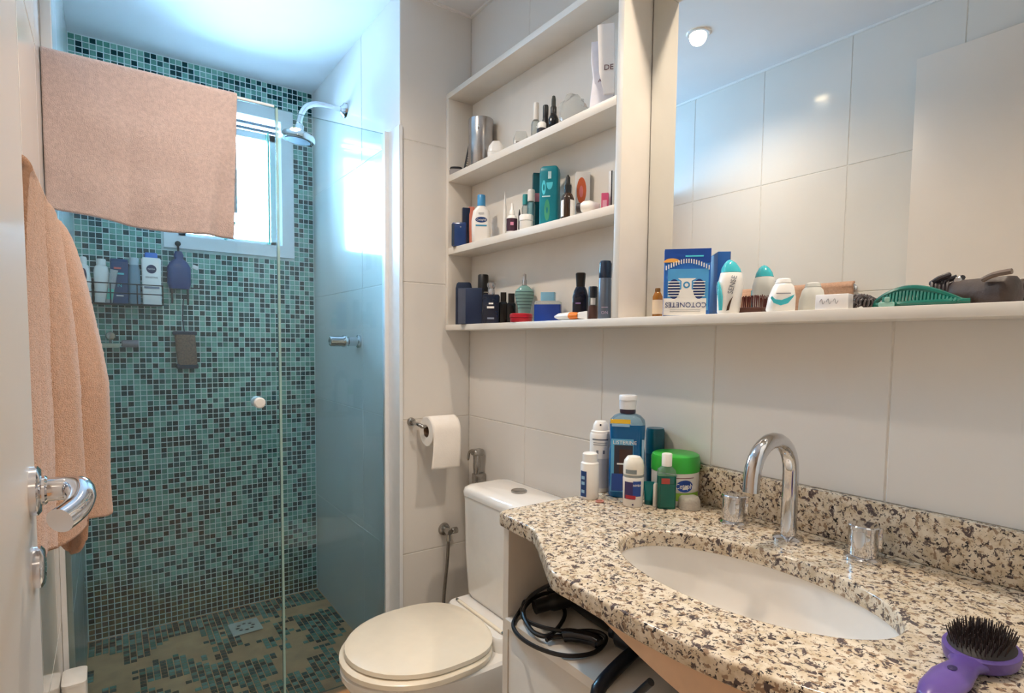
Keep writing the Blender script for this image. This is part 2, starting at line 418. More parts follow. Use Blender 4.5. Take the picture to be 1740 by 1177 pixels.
# ------------------------------------------------------------------ door leaf with lever handle
dm = mat('door_white', (226, 216, 206), .35, var=.02, scale=5)
lever_m = mat('polished_chrome', (222, 222, 226), .05, 1, var=.02)
door = struct(obj('door_1', MB().bbox((-.100, .09, .008), (-.070, .815, 2.148), .002), dm))
HY, HZ = .770, 1.040
hp_ = smooth_path([(-.058, HY, HZ), (-.046, HY, HZ), (-.036, HY-.003, HZ), (-.029, HY-.014, HZ), (-.027, HY-.032, HZ-.006), (-.032, HY-.050, HZ-.013), (-.043, HY-.068, HZ-.018)], 6)
h = obj('door_handle', MB().lathe([(.0155, .008), (.0155, .012), (.0135, .014)], 20, axis='x', c=(-.070, HY, HZ)).tube(hp_, .0128, 16), lever_m, door)
obj('rosette', MB().lathe([(.026, 0), (.026, .006), (.022, .009), (.011, .009)], 28, axis='x', c=(-.070, HY, HZ)), lever_m, door)
obj('key_escutcheon', MB().lathe([(.022, 0), (.022, .006), (.018, .009), (.0001, .009)], 28, axis='x', c=(-.070, HY+.004, HZ-.083)), lever_m, door)

# ------------------------------------------------------------------ shower enclosure
glass_m = clear('shower_glass', (242, 249, 248), .0, 1.38, .025, (190, 214, 222))
edge_m = mat('green_glass_edge_dark', (70, 120, 112), .15, var=.1, alpha=.75)
def pane(name, x0, x1, y, z0, z1, parent, tk=.008):
    b = MB().box((x0, y-tk/2, z0), (x1, y+tk/2, z1))
    b.mi = [1, 1, 0, 1, 0, 1]
    return obj(name, b, [glass_m, edge_m], parent, smooth=0)
GZ = 1.905; GM = .437
sc = thing('shower_screen', 'fixed clear glass panel beside the white wall profile', 'shower screen', (0, 0, 0))
pane('glass_panel', GM, XS-.012, YG, .02, GZ, sc)
obj('wall_profile', MB().box((XS-.020, YG-.014, .0), (XS-.0005, YG+.012, GZ+.004)).box((XS-.006, YJ-.006, .0), (XS+.006, YG-.014, GZ+.004)), al, sc, smooth=0)
obj('edge_strip', MB().box((GM-.0028, YG-.006, .02), (GM-.0002, YG+.006, GZ)).box((GM-.0028, YG-.0065, .02), (GM+.004, YG-.0045, GZ)), mat('edge_pale_green', (176, 208, 200), .25, alpha=.7), sc, smooth=0)  # pale strip added at the joint so the bright glass edge shows
sd = thing('shower_door', 'clear glass shower door with a round white knob', 'shower door', (0, 0, 0))
pane('glass_panel', XL+.002, GM-.003, YG, .02, GZ, sd)
obj('wall_profile', MB().box((XL+.0005, YG-.010, 0), (XL+.012, YG-.0045, GZ)).box((XL+.0005, YG+.0045, 0), (XL+.012, YG+.010, GZ)), al, sd, smooth=0)
obj('top_rail', MB().bbox((XL+.002, YG-.006, GZ+.0005), (GM-.006, YG+.006, GZ+.008), .002), al, sd)
kp = onY(441, 684, YG-.02)
kn = obj('knob', MB().lathe([(.008, 0), (.008, -.006), (.015, -.008), (.0165, -.014), (.0165, -.022), (.013, -.026), (.0001, -.027)], 24, axis='y', c=(kp.x, YG-.004, kp.z)), white_pl, sd)
obj('knob', MB().lathe([(.0001, .027), (.013, .026), (.0165, .022), (.0165, .014), (.015, .008), (.008, .006), (.008, 0)], 24, axis='y', c=(kp.x, YG+.004, kp.z)), white_pl, sd)

# ------------------------------------------------------------------ towels
def terry(name, rgb):
    m = mat(name, rgb, .95, var=.10, scale=120, bump=.9, bscale=420, sheen=.35, spec=.1)
    return m
tw_m = terry('peach_terry', (200, 178, 171)); tw_m2 = terry('salmon_terry', (206, 162, 134))
def sheet(name, fn, nu, nv, m, parent, thick, cat=None):
    b = MB(); vs = [fn(i/nu, j/nv) for j in range(nv+1) for i in range(nu+1)]
    fs = [(j*(nu+1)+i, j*(nu+1)+i+1, (j+1)*(nu+1)+i+1, (j+1)*(nu+1)+i) for j in range(nv) for i in range(nu)]
    o = obj(name, b.add(vs, fs), m, parent, smooth=180)
    sm = o.modifiers.new('thick', 'SOLIDIFY'); sm.thickness = thick; sm.offset = 0
    return o
TX0, TX1 = XL+.0015, .326
def fn(u, v):
    # v: 0 front hem -> .5 over the rail -> 1 back hem ; u along the rail
    x = TX0 + (TX1-TX0)*u
    top = GZ+.0135
    lf = .414 - .028*(1-u)**2; lb = .33
    s = v*2-1                                  # -1 front hem, 1 back hem
    if abs(s) < .06:
        a = s/.06*PI/2; y = YG+math.sin(a)*.014; z = top-.010+math.cos(a)*.010
        d = 0
    else:
        d = (abs(s)-.06)/.94; L = lf if s < 0 else lb
        y = YG+(.014 if s > 0 else -.014); z = top-.010-d*L
        wv = (.006*math.sin(u*11+.6)+.004*math.sin(u*23+2))*d + .005*noise.noise(Vector((u*5, d*4, 1)))*min(1, d*4)
        y += wv*(1 if s > 0 else -1) - (.008*d if s < 0 else -.008*d)
        if s < 0:
            y -= .014*math.exp(-((u-.93+.10*d)/.04)**2)*d
            y -= .010*math.exp(-((u-.34)/.05)**2)*d
        z += .004*math.sin(u*9)*d
    x -= (.016*u*d if s < 0 else 0)
    y += .0012*noise.noise(Vector((x*160, z*160, s)))
    return (x, y, z)
tag(sheet('bath_towel', fn, 110, 150, tw_m, None, .007), 'pale peach terry towel draped over the top of the glass shower door', 'towel')

# second towel: folded over a wall bar, flaring into folds towards the hem
BZ, BX = 1.418, XL+.024
CS = [(-.096, .985), (-.086, 1.030), (-.082, 1.065), (-.078, 1.100), (-.078, 1.130), (-.100, 1.155), (-.070, 1.190), (-.050, 1.240), (-.047, 1.280), (-.088, 1.310), (-.090, 1.328), (-.040, 1.370), (-.014, 1.410), (-.005, 1.450), (-.012, 1.480), (-.045, 1.505), (-.094, 1.508)]
CSP = smooth_path([(a, b, 0) for a, b in CS], 6)
def fn2(u, v):
    k = u*(len(CSP)-1); i = min(int(k), len(CSP)-2); p = CSP[i].lerp(CSP[i+1], k-i)
    s = (p.y-.985)/.52
    zbot = .885 - .045*s + .010*math.sin(u*14)
    if v < .06:                                   # over the bar
        a = v/.06*PI*.5; return (BX+.016*math.sin(a), p.y, BZ+.018*math.cos(a))
    d = (v-.06)/.94; z = BZ+(zbot-BZ)*d
    g = min(1, max(0, (BZ+.012-z)/.32))**.55
    x0 = BX+.016; x = x0+(p.x-x0)*g + .004*noise.noise(Vector((p.y*22, z*6, 2)))*g
    y = p.y+.006*noise.noise(Vector((p.y*12, z*5, 9)))*g
    x += .0016*noise.noise(Vector((p.y*190, z*190, 0)))
    return (max(x, XL+.008), y, z)
tag(sheet('hand_towel', fn2, 130, 150, tw_m2, None, .009), 'salmon terry towel hanging in folds from the bar on the left wall', 'towel')
def fn3(u, v):
    x = -.088+.056*u; y = 1.405+.016*math.sin(u*5)
    z = .95-(.150+.030*math.sin(u*3.1+.2))*v
    return (x*(1-.2*v*(1-u))-.012*v, y, z)
sheet('inner_layer', fn3, 24, 24, tw_m2, bpy.data.objects['hand_towel'], .008)
tbar = thing('towel_bar', 'chrome towel bar on the left wall carrying the salmon towel', 'towel bar', (0, 0, 0))
obj('rod', MB().tube([(BX, .990, BZ), (BX, 1.540, BZ)], .006, 12), chrome, tbar)
for y_ in (1.0, 1.533):
    obj('post', MB().lathe([(.014, .0005), (.014, .004), (.008, .008), (.008, .027), (.0001, .030)], 16, axis='x', c=(XL, y_, BZ)), chrome, tbar)

# ------------------------------------------------------------------ shower fittings
sh = thing('rain_shower', 'chrome shower arm with round rain head on white tiled wall', 'shower', (XS, 2.30, 2.122))
obj('flange', MB().lathe([(.030, -.0005), (.028, -.008), (.016, -.016), (.012, -.022)], 24, axis='x'), chrome, sh)
obj('arm', MB().tube(smooth_path([(-.010, 0, 0), (-.06, 0, .001), (-.115, 0, -.003), (-.152, -.004, -.022), (-.174, -.008, -.056), (-.184, -.010, -.095)], 6), .0105, 12), chrome, sh)
hd = obj('head', MB().lathe([(.012, .052), (.016, .046), (.016, .034), (.022, .024), (.056, .014), (.062, .006), (.062, -.006), (.058, -.010)], 32, cap1=False).lathe([(.058, -.010), (.0001, -.008)], 32, cap0=False), chrome, sh, (-.188, -.010, -.150), (R(4), R(6), 0))
obj('spray_plate', MB().lathe([(.046, -.0115), (.0001, -.0115)], 28, cap0=False, cap1=False), mat('spray_plate_grey', (150, 168, 186), .25, .4), hd)
vp = onX(611, 580, XS)
sv = thing('shower_valve', 'chrome shower tap handle on the white tiled wall', 'tap', (XS, vp.y, vp.z))
obj('flange', MB().lathe([(.026, -.0005), (.025, -.008), (.020, -.012)], 24, axis='x'), chrome, sv)
obj('body', MB().lathe([(.018, -.010), (.019, -.045), (.014, -.048), (.014, -.056)], 24, axis='x'), chrome, sv)
obj('handle', MB().lathe([(.023, -.054), (.023, -.066), (.020, -.070), (.020, -.112), (.017, -.116), (.0001, -.116)], 8, axis='x'), chrome, sv)

# floor drain
dp = onZ(417, 1067, 0)
dr = thing('floor_drain', 'small square white plastic drain grate in the mosaic shower floor', 'drain', (dp.x, dp.y, 0), R(2))
hs = .056; lp = [[(-hs, -hs), (hs, -hs), (hs, hs), (-hs, hs)]]
for a in range(8):
    an = a*PI/4; ca, sa = math.cos(an), math.sin(an)
    lp.append([(.030*ca+.0095*math.cos(an+q), .030*sa+.0095*math.sin(an+q)) for q in [i*PI/4 for i in range(8)]])
obj('grate', plate(lp, .004, .0006), mat('drain_white', (226, 220, 204), .4), dr, (0, 0, .0065))
obj('cup', MB().box((-hs+.004, -hs+.004, .001), (hs-.004, hs-.004, .003)), mat('drain_dark', (30, 28, 26), .7), dr, smooth=0)

# ------------------------------------------------------------------ generic small objects
def facing(p, turn=0):
    d = Vector((CAM.x-p[0], CAM.y-p[1])); return math.atan2(d.x, -d.y)+turn
def Yat(px, X, z):
    py = 600
    for _ in range(4):
        p = onX(px, py, X); py = proj((X, p.y, z))[1]
    return p.y
def spot(l, r, top, X, z):
    """left/right/top pixels of a thing standing at depth X on height z -> location, width, height"""
    c = (l+r)/2; y = Yat(c, X, z); p = Vector((X, y, z)); k = (p-CAM).dot(FW)
    # off-axis stretch of the wide lens
    q = (c-PX)/F; wid = (r-l)*k/F/math.sqrt(1+q*q)
    return p, wid, onX(c, top, X).z-z
def P_lathe(o, name, prof, m, n=24, sx=1, sy=1, **k): return obj(name, MB().lathe(prof, n, sx, sy, **k), m, o)
def arc_patch(o, name, r, a, z0, z1, m, sy=1, off=.0006, n=12, cz=0):
    """label patch wrapped on the front (-y) of a round body"""
    b = MB(); vs = []
    for i in range(n+1):
        t = -PI/2+(cz)+a*(i/n*2-1)
        for z in (z0, z1): vs.append(((r+off)*math.cos(t), (r*sy+off)*math.sin(t), z))
    b.add(vs, [(2*i, 2*i+2, 2*i+3, 2*i+1) for i in range(n)])
    return obj(name, b, m, o, smooth=60)
def flat_patch(o, name, x0, x1, z0, z1, y, m):
    return obj(name, MB().box((x0, y-.0005, z0), (x1, y, z1)), m, o, smooth=0)
def oval_patch(o, name, rx, rz, y, z, m, x=0):
    return obj(name, MB().add([(x+rx*math.cos(i*PI/12), y, z+rz*math.sin(i*PI/12)) for i in range(24)]+[(x+rx*math.cos(i*PI/12), y+.0006, z+rz*math.sin(i*PI/12)) for i in range(24)],
        [tuple(range(24))]+[(i, 24+i, 24+(i+1) % 24, (i+1) % 24) for i in range(24)]), m, o, smooth=0)
def cap_prof(r, z0, z1, e=.12):
    h = z1-z0; return [(r, z0), (r, z1-h*e), (r*.88, z1), (.0001, z1)]
def pump_free(o): pass

wht = mat('bottle_white', (240, 238, 234), .28, var=.015)
def P(name, rgb, rough=.3, **k): return mat('plastic_'+name, rgb, rough, **k)
blue_cap = P('sky_blue', (70, 150, 205)); royal = P('royal_blue', (24, 70, 150)); teal = P('teal', (0, 128, 145)); dteal = P('deep_teal', (10, 84, 98))
ink = P('ink', (30, 30, 40), .5); aqua = P('aqua', (90, 196, 205)); silver = mat('silver_print', (190, 192, 196), .25, .9, var=.03)

# wire basket on the mosaic wall with bottles
bz = onY(205, 517, YM-.09).z; bx0 = onY(141, 517, YM-.10).x; bx1 = onY(277, 517, YM-.10).x
wire = mat('black_wire', (28, 30, 34), .4, .3)
bk = thing('shower_basket', 'black wire basket hanging on the mosaic wall with bottles inside', 'basket', (0, 0, 0))
ya, yb = YM-.105, YM-.0045
fl = MB(); fl.bbox((bx0, ya, bz), (bx1, yb, bz+.004), .001)
obj('tray', fl, wire, bk)
rl = MB()
for z in (.042, .078): rl.tube([(bx0, yb-.004, bz+z), (bx0, ya, bz+z), (bx1, ya, bz+z), (bx1, yb-.004, bz+z)], .0024, 6)
obj('rail', rl, wire, bk)
for i in range(4):
    x = bx0+(bx1-bx0)*i/3
    obj('upright', MB().tube([(x, ya, bz), (x, ya, bz+.080)], .0024, 6), wire, bk)
for x in (bx0+.03, bx1-.03):
    obj('hanger', MB().tube([(x, yb-.004, bz), (x, yb-.003, bz+.10)], .003, 6), wire, bk)
zf = bz+.0045; yc = YM-.052
def bspot(l, r, top):
    c = (l+r)/2; py = 500
    for _ in range(4): p = onY(c, py, yc); py = proj((p.x, yc, zf))[1]
    k = (p-CAM).dot(FW); q = (c-PX)/F
    return Vector((p.x, yc, zf)), (r-l)*k/F/math.sqrt(1+q*q), onY(c, top, yc).z-zf
p, W, H = bspot(130, 157, 436)
o = thing('shampoo_bottle', 'white tapered bottle with a dark purple oval in the wire basket', 'bottle', p, facing(p))
obj('body', MB().rloft([(0, W*.46, .022, .012), (H*.5, W*.48, .022, .014), (H*.80, W*.34, .018, .014), (H*.84, W*.20, .012, .010)]), wht, o)
P_lathe(o, 'cap', [(W*.24, H*.84), (W*.24, H*.97), (W*.18, H), (.0001, H)], wht)
oval_patch(o, 'oval_mark', W*.20, H*.16, -.0225, H*.58, P('plum', (60, 40, 70)))
p, W, H = bspot(160, 188, 440)
o = thing('conditioner_bottle', 'plain white rounded bottle with short white cap in the wire basket', 'bottle', p, facing(p))
obj('body', MB().rloft([(0, W*.44, .022, .014), (H*.70, W*.48, .024, .018), (H*.82, W*.42, .020, .016), (H*.86, W*.26, .014, .012)]), wht, o)
P_lathe(o, 'cap', [(W*.30, H*.86), (W*.30, H*.98), (W*.26, H), (.0001, H)], wht)
p, W, H = bspot(178, 192, 458); p.y -= .026
o = thing('clear_tube', 'small clear tube with green label leaning in the wire basket', 'tube', p, rot=(0, R(9), facing(p)))
obj('body', MB().rloft([(0, W*.45, .010, .008), (H*.9, W*.45, .008, .006), (H, W*.5, .002, .001)]), clear('frosted_clear', (220, 236, 234), .25, 1.4, .35), o)
flat_patch(o, 'label_patch', -W*.35, W*.35, H*.10, H*.42, -.0105, P('mint', (90, 190, 170)))
p, W, H = bspot(189, 220, 440)
o = thing('soap_refill_pack', 'dark blue pack with pale print in the wire basket', 'pack', p, facing(p))
obj('body', MB().rloft([(0, W*.47, .024, .010), (H*.93, W*.5, .018, .006), (H, W*.48, .004, .002)]), P('midnight', (16, 58, 104), .35), o)
flat_patch(o, 'print_band', -W*.3, W*.1, H*.76, H*.80, -.0240, P('coral', (220, 110, 100))); flat_patch(o, 'print_band', -W*.3, W*.25, H*.64, H*.68, -.0230, aqua); text('N', W*.34, aqua, o, (0, -.0255, H*.40)); flat_patch(o, 'print_line', -W*.2, W*.2, H*.16, H*.18, -.0256, wht)
p, W, H = bspot(218, 241, 438)
o = thing('shower_gel_bottle', 'clear grey gel bottle between the dark pack and the white bottle', 'bottle', p, facing(p))
obj('body', MB().rloft([(0, W*.44, .020, .010), (H*.72, W*.46, .020, .014), (H*.84, W*.36, .016, .012)]), P('smoke_grey', (120, 150, 168), .15, alpha=.85), o)
P_lathe(o, 'cap', [(W*.36, H*.84), (W*.36, H*.98), (W*.30, H), (.0001, H)], P('pale_grey', (180, 196, 204)), sy=.8)
p, W, H = bspot(242, 276, 430)
o = thing('lotion_bottle', 'white square shouldered bottle with blue cap and round blue seal', 'bottle', p, facing(p))
obj('body', MB().rloft([(0, W*.47, .022, .008), (H*.86, W*.5, .022, .008), (H*.90, W*.44, .018, .010)]), wht, o)
obj('cap', MB().rloft([(H*.90, W*.32, .014, .006), (H*.985, W*.32, .014, .006), (H, W*.28, .012, .006)]), P('cap_blue', (40, 110, 200)), o)
oval_patch(o, 'round_seal', W*.25, W*.25, -.0228, H*.68, P('seal_navy', (30, 40, 80)))
text('NIVEA', W*.13, wht, o, (0, -.0232, H*.68)); text('SENSITIVE', W*.14, ink, o, (0, -.0226, H*.52))
flat_patch(o, 'print_band', -W*.38, W*.38, H*.31, H*.35, -.0226, P('grey_blue', (130, 140, 160)))

# dark blue hanging bottle and brown scrub pad
hp = onY(304, 460, YM-.035)
o = thing('hanging_bottle', 'dark blue bottle hung on a black hook below the window sill', 'bottle', (hp.x, YM-.036, onY(304, 490, YM-.035).z), 0)
bl = P('hanging_blue', (10, 52, 110), .3)
obj('body', MB().rloft([(-.002, .036, .022, .016), (.020, .042, .026, .018), (.085, .042, .026, .018), (.108, .030, .020, .016), (.120, .016, .014, .012), (.134, .018, .015, .012), (.150, .012, .012, .010)]), bl, o)
obj('hook', MB().tube(smooth_path([(0, .004, .148), (0, .012, .172), (0, .020, .178)], 4), .004, 8).sphere((0, .016, .184), .011, (1, .6, 1)), black_pl, o)
obj('strap', MB().bbox((-.030, -.004, -.062), (-.022, .004, .004), .002), black_pl, o); obj('strap', MB().bbox((.026, -.004, -.066), (.034, .004, .004), .002), black_pl, o)
obj('side_peg', MB().tube([(.040, 0, .004), (.078, -.004, .004)], .003, 6), black_pl, o)
obj('light_tag', MB().bbox((.012, -.0275, .094), (.034, -.021, .110), .002), wht, o, rot=(0, R(20), 0))
sp = onY(317, 622, YM-.02); st = onY(317, 566, YM-.02)
o = thing('scrub_pad', 'brown rectangular bath scrubber with dark ends hanging on a cord', 'scrubber', (sp.x, YM-.024, sp.z), 0)
hh = st.z-sp.z
obj('pad', MB().rloft([(.006, .036, .016, .010, .004), (hh*.5, .037, .018, .012), (hh-.006, .037, .016, .010, -.004)]), mat('loofah_brown', (142, 110, 92), .9, var=.25, scale=160, bump=.8, bscale=260), o)
dk = mat('trim_slate', (38, 48, 66), .7)
obj('end_band', MB().bbox((-.040, -.016, -.010), (.040, .016, .010), .005), dk, o, (.003, 0, 0)); obj('end_band', MB().bbox((-.044, -.016, -.008), (.044, .016, .008), .005), dk, o, (-.004, 0, hh))
obj('cord', MB().tube(smooth_path([(-.004, 0, hh), (-.010, .006, hh+.06), (-.004, .012, hh+.145)], 4), .0022, 6), dk, o)
# soap holder with knob
tp = onY(195, 588, YM-.05)
o = thing('soap_tray', 'cream soap tray with grey cylinder and small round chrome knob on mosaic wall', 'soap holder', (tp.x, YM-.0045, tp.z), 0)
obj('tray', MB().rloft([(-.006, .048, .026, .018), (.002, .056, .034, .022), (.010, .058, .036, .024), (.011, .050, .028, .02)], c=(-.035, -.038)), mat('soap_cream', (226, 222, 200), .4), o)
obj('cylinder', MB().lathe([(.010, 0), (.014, .004), (.015, .050), (.013, .056), (.0001, .056)], 20, axis='x', c=(.022, -.03, .010)), mat('grey_rubber', (150, 138, 142), .5), o)
obj('stem', MB().tube([(-.012, 0, .040), (-.012, -.032, .040)], .006, 10).tube([(-.012, -.004, .040), (-.014, -.004, .004)], .004, 8), dull_chrome, o)
obj('knob', MB().lathe([(.0001, -.046), (.014, -.044), (.017, -.036), (.014, -.028), (.007, -.026)], 20, axis='y', c=(-.012, 0, .040)), dull_chrome, o)
# small white bin in the corner
bp = onY(124, 1136, YG-.075)
o = thing('toiletry_box', 'slim white plastic box standing on the floor against the left wall', 'box', (XL+.027, 1.770, 0), 0)
zt = .352
obj('box_body', MB().rloft([(0.0005, .022, .040, .010), (zt-.02, .025, .044, .012), (zt-.010, .025, .044, .012)]), white_pl, o)
obj('top_cover', MB().rloft([(zt-.0095, .0255, .045, .012), (zt-.003, .0255, .045, .012), (zt, .020, .040, .010)]), white_pl, o)
# ------------------------------------------------------------------ toilet
TC = 1.360
seat_m = mat('cream_seat_plastic', (244, 234, 214), .22, var=.015)
to = thing('toilet', 'white ceramic toilet with cream closed lid and rectangular tank', 'toilet', (0, 0, 0))
def egg(x0, x1, hw, n=44, sq=.0):
    """outline in XY: front at x0 (rounded), back at x1 (flatter)"""
    pts = []
    cx = x0+(x1-x0)*.52
    for i in range(n):
        a = 2*PI*i/n; c, s = math.cos(a), math.sin(a)
        if c < 0: x = cx+(cx-x0)*c; y = hw*s
        else:
            e = .62; x = cx+(x1-cx)*(abs(c)**e); y = hw*(abs(s)**.85)*(1 if s >= 0 else -1)
        pts.append((x, TC+y))
    return pts
def eggrings(secs): return MB().rings([[(p[0], p[1], z) for p in egg(a, b, w)] for z, a, b, w in secs])
obj('bowl', eggrings([(0.0005, .62, 1.00, .105), (.02, .61, 1.00, .110), (.12, .60, 1.00, .115), (.22, .55, 1.00, .135), (.30, .485, 1.00, .165), (.352, .455, 1.00, .182), (.365, .455, 1.00, .183), (.372, .465, .99, .176)]), ceramic, to)
obj('deck', MB().rloft([(.366, .12, .155, .03), (.400, .12, .150, .03), (.408, .116, .146, .03)], c=(.945, TC)), ceramic, to)
obj('seat', eggrings([(.3725, .462, .846, .184), (.376, .456, .848, .187), (.388, .456, .848, .187), (.393, .466, .845, .180)]), seat_m, to)
lid = obj('lid', eggrings([(.3945, .474, .850, .176), (.398, .468, .851, .179), (.408, .470, .851, .178), (.413, .485, .846, .166)]), seat_m, to)
obj('hinge', MB().bbox((.852, TC-.120, .4085), (.862, TC+.120, .416), .003), seat_m, to)
for s in (-1, 1): obj('hinge_pin', MB().lathe([(.004, -.008), (.004, .008)], 10, axis='y', c=(.857, TC+s*.122, .412)), dull_chrome, to)
tk = (.892+1.069)/2; td = (1.069-.892)/2
obj('tank', MB().rloft([(.410, td*.86, .150, .03), (.425, td*.92, .160, .03), (.55, td*.97, .170, .032), (.725, td, .175, .034)], c=(tk, TC-.005)), ceramic, to)
tl = obj('tank_lid', MB().rloft([(.7265, td+.002, .179, .036), (.738, td+.003, .181, .036), (.750, td, .176, .036), (.757, td*.90, .165, .034), (.760, td*.72, .150, .03)], c=(tk, TC-.005)), ceramic, to)
bp = onZ(882, 835, .761)
obj('flush_button', MB().lathe([(.024, .7602), (.024, .765), (.021, .767), (.0001, .767)], 24, c=(bp.x, bp.y, 0)), dull_chrome, tl)

# ------------------------------------------------------------------ toilet paper
hp = onY(701, 717, YJ-.012)
ph = thing('paper_holder', 'chrome toilet paper holder on the white jamb wall', 'holder', (hp.x, YJ, hp.z))
obj('flange', MB().lathe([(.011, -.012), (.014, -.008), (.015, -.0005)], 20, axis='y'), dull_chrome, ph)
obj('arm', MB().tube(smooth_path([(0, -.008, 0), (0, -.048, -.002), (.006, -.064, -.006), (.022, -.070, -.010), (.140, -.070, -.010)], 5), .0065, 12), dull_chrome, ph)
rp = Vector((hp.x+.022, YJ-.070, hp.z-.026))
tr = thing('paper_roll', 'white toilet paper roll with a loose sheet hanging down', 'toilet paper', rp)
pm = mat('tissue', (242, 236, 228), .95, var=.02, bump=.15, bscale=300)
b = MB(); RL = .106; ro, ri = .050, .0205
b.lathe([(ri, 0), (ro-.002, 0), (ro, .002), (ro, RL-.002), (ro-.002, RL), (ri, RL), (ri, 0)], 40, axis='x', cap0=False, cap1=False)
obj('roll', b, pm, tr)
obj('core', MB().lathe([(ri-.0015, .001), (ri-.0002, .001), (ri-.0002, RL-.001), (ri-.0015, RL-.001), (ri-.0015, .001)], 24, axis='x', cap0=False, cap1=False), mat('cardboard', (120, 96, 76), .9), tr)
def fs(u, v):
    x = .001+(RL-.002)*u
    if v < .3:
        a = PI/2*(1-v/.3); return (x, -(ro+.001)*math.cos(a), (ro+.001)*math.sin(a))
    d = (v-.3)/.7
    return (x-.004*d*d*(1-u)-.004*d, -(ro+.001)-.004*math.sin(d*3)-.002*math.sin(u*4)*d, -.118*d-.004*u*d)
sheet('loose_sheet', fs, 12, 30, pm, tr, .0006)

# ------------------------------------------------------------------ bidet sprayer, hose and valve
a = onX(812, 806, 1.045); t = onX(812, 752, 1.045); hgt = t.z-a.z
bs = thing('bidet_sprayer', 'chrome hand bidet sprayer on its wall bracket above the tank', 'sprayer', (1.040, a.y, a.z-.045))
obj('bracket', MB().bbox((-.013, -.015, .012), (.0310, .015, .050), .004), dull_chrome, bs)
obj('grip', MB().lathe([(.0095, .040), (.012, .050), (.0135, .075), (.0125, .105), (.014, .116)], 16), dull_chrome, bs)
obj('head', MB().bbox((-.018, -.016, .112), (.026, .018, .136), .010, 3), dull_chrome, bs)
obj('trigger', MB().tube(smooth_path([(-.010, .012, .130), (-.014, .026, .122), (-.016, .033, .092)], 4), [.005]*8+[.003], 8), dull_chrome, bs)
obj('nut', MB().lathe([(.011, -.010), (.012, -.006), (.012, .010), (.0095, .013)], 8), dull_chrome, bs)
vp = onY(761, 902, YJ-.03)
bv = thing('angle_valve', 'chrome angle valve with round flange on the jamb wall beside the tank', 'valve', (vp.x, YJ, vp.z))
obj('flange', MB().lathe([(.012, -.014), (.020, -.010), (.023, -.0005)], 24, axis='y'), dull_chrome, bv)
obj('body', MB().lathe([(.010, -.048), (.011, -.044), (.011, -.010)], 16, axis='y').lathe([(.009, -.034), (.009, 0)], 14, c=(0, -.034, 0)), dull_chrome, bv)
obj('handle', MB().lathe([(.0001, .033), (.011, .032), (.012, .026), (.012, .014), (.008, .010)], 8, axis='x', c=(.002, -.036, 0)), dull_chrome, bv)
hs = mat('steel_hose', (140, 136, 132), .3, .9, var=.3, scale=600)
v0 = Vector((vp.x, YJ-.034, vp.z-.034))
tag(obj('metal_hose', MB().tube(smooth_path([v0, v0+Vector((-.002, .004, -.08)), v0+Vector((-.012, .008, -.20)), v0+Vector((-.020, .004, -.36)), v0+Vector((-.004, -.015, -.46)), v0+Vector((.05, -.02, -.478)), v0+Vector((.095, -.04, -.40)), Vector((1.036, 1.62, .42)), Vector((1.045, 1.645, .58)), Vector((1.040, a.y, a.z-.056))], 6), .006, 10), hs), 'flexible steel hose hanging from the angle valve beside the toilet', 'hose')

# ------------------------------------------------------------------ granite counter
def granite_mat():
    m = bpy.data.materials.new('speckled_granite'); m.use_nodes = True; nt = m.node_tree; L = nt.links.new; b = nt.nodes['Principled BSDF']
    tc = nt.nodes.new('ShaderNodeTexCoord')
    def nz(s, d=3, rough=.6, ds=0):
        n = nt.nodes.new('ShaderNodeTexNoise'); n.inputs['Scale'].default_value = s; n.inputs['Detail'].default_value = d; n.inputs['Roughness'].default_value = rough; n.inputs['Distortion'].default_value = ds
        L(tc.outputs['Object'], n.inputs['Vector']); return n.outputs['Fac']
    def ramp(src, p0, p1):
        r = nt.nodes.new('ShaderNodeMapRange'); r.inputs['From Min'].default_value = p0; r.inputs['From Max'].default_value = p1; L(src, r.inputs[0]); return r.outputs[0]
    def mix(f, a, c):
        x = nt.nodes.new('ShaderNodeMix'); x.data_type = 'RGBA'; L(f, x.inputs['Factor'])
        if isinstance(a, tuple): x.inputs[6].default_value = (*lin(a), 1)
        else: L(a, x.inputs[6])
        x.inputs[7].default_value = (*lin(c), 1); return x.outputs[2]
    c = mix(ramp(nz(55), .40, .62), (224, 212, 192), (202, 184, 156))
    c = mix(ramp(nz(120, 2), .56, .62), c, (150, 126, 104))
    c = mix(ramp(nz(85, 3, .65, .6), .560, .61), c, (86, 74, 74))
    c = mix(ramp(nz(150, 3, .7, .4), .585, .625), c, (44, 38, 42))
    L(c, b.inputs['Base Color']); b.inputs['Roughness'].default_value = .16; b.inputs['Specular IOR Level'].default_value = .5
    return m
gran = granite_mat()
CZ = .855; CT = .030
pts = [(1.0700, .955), (.664, .955), (.652, .948), (.648, .900), (.646, .850)]
pts += [tuple(p.xy) for p in smooth_path([(.646, .850, 0), (.640, .818, 0), (.607, .758, 0), (.558, .675, 0), (.545, .645, 0), (.544, .600, 0), (.541, .52, 0), (.541, .455, 0), (.548, .38, 0), (.562, .31, 0), (.590, .235, 0), (.630, .165, 0), (.68, .105, 0), (.72, .062, 0)], 5)][1:]
pts += [(1.0700, .062)]
SCX, SCY, SAX, SAY = .775, .490, .132, .222
hole = [(SCX+SAX*math.cos(i*PI/28), SCY+SAY*math.sin(i*PI/28)) for i in range(56)]
vc = thing('vanity_counter', 'beige speckled granite washbasin counter with oval cutout and low backsplash', 'counter', (0, 0, CZ))
obj('countertop', plate([pts, hole], CT, .005), gran, vc, (0, 0, -CT/2))
obj('backsplash', MB().bbox((1.0505, .062, .0004), (1.0705, .772, .083), .002), gran, vc)
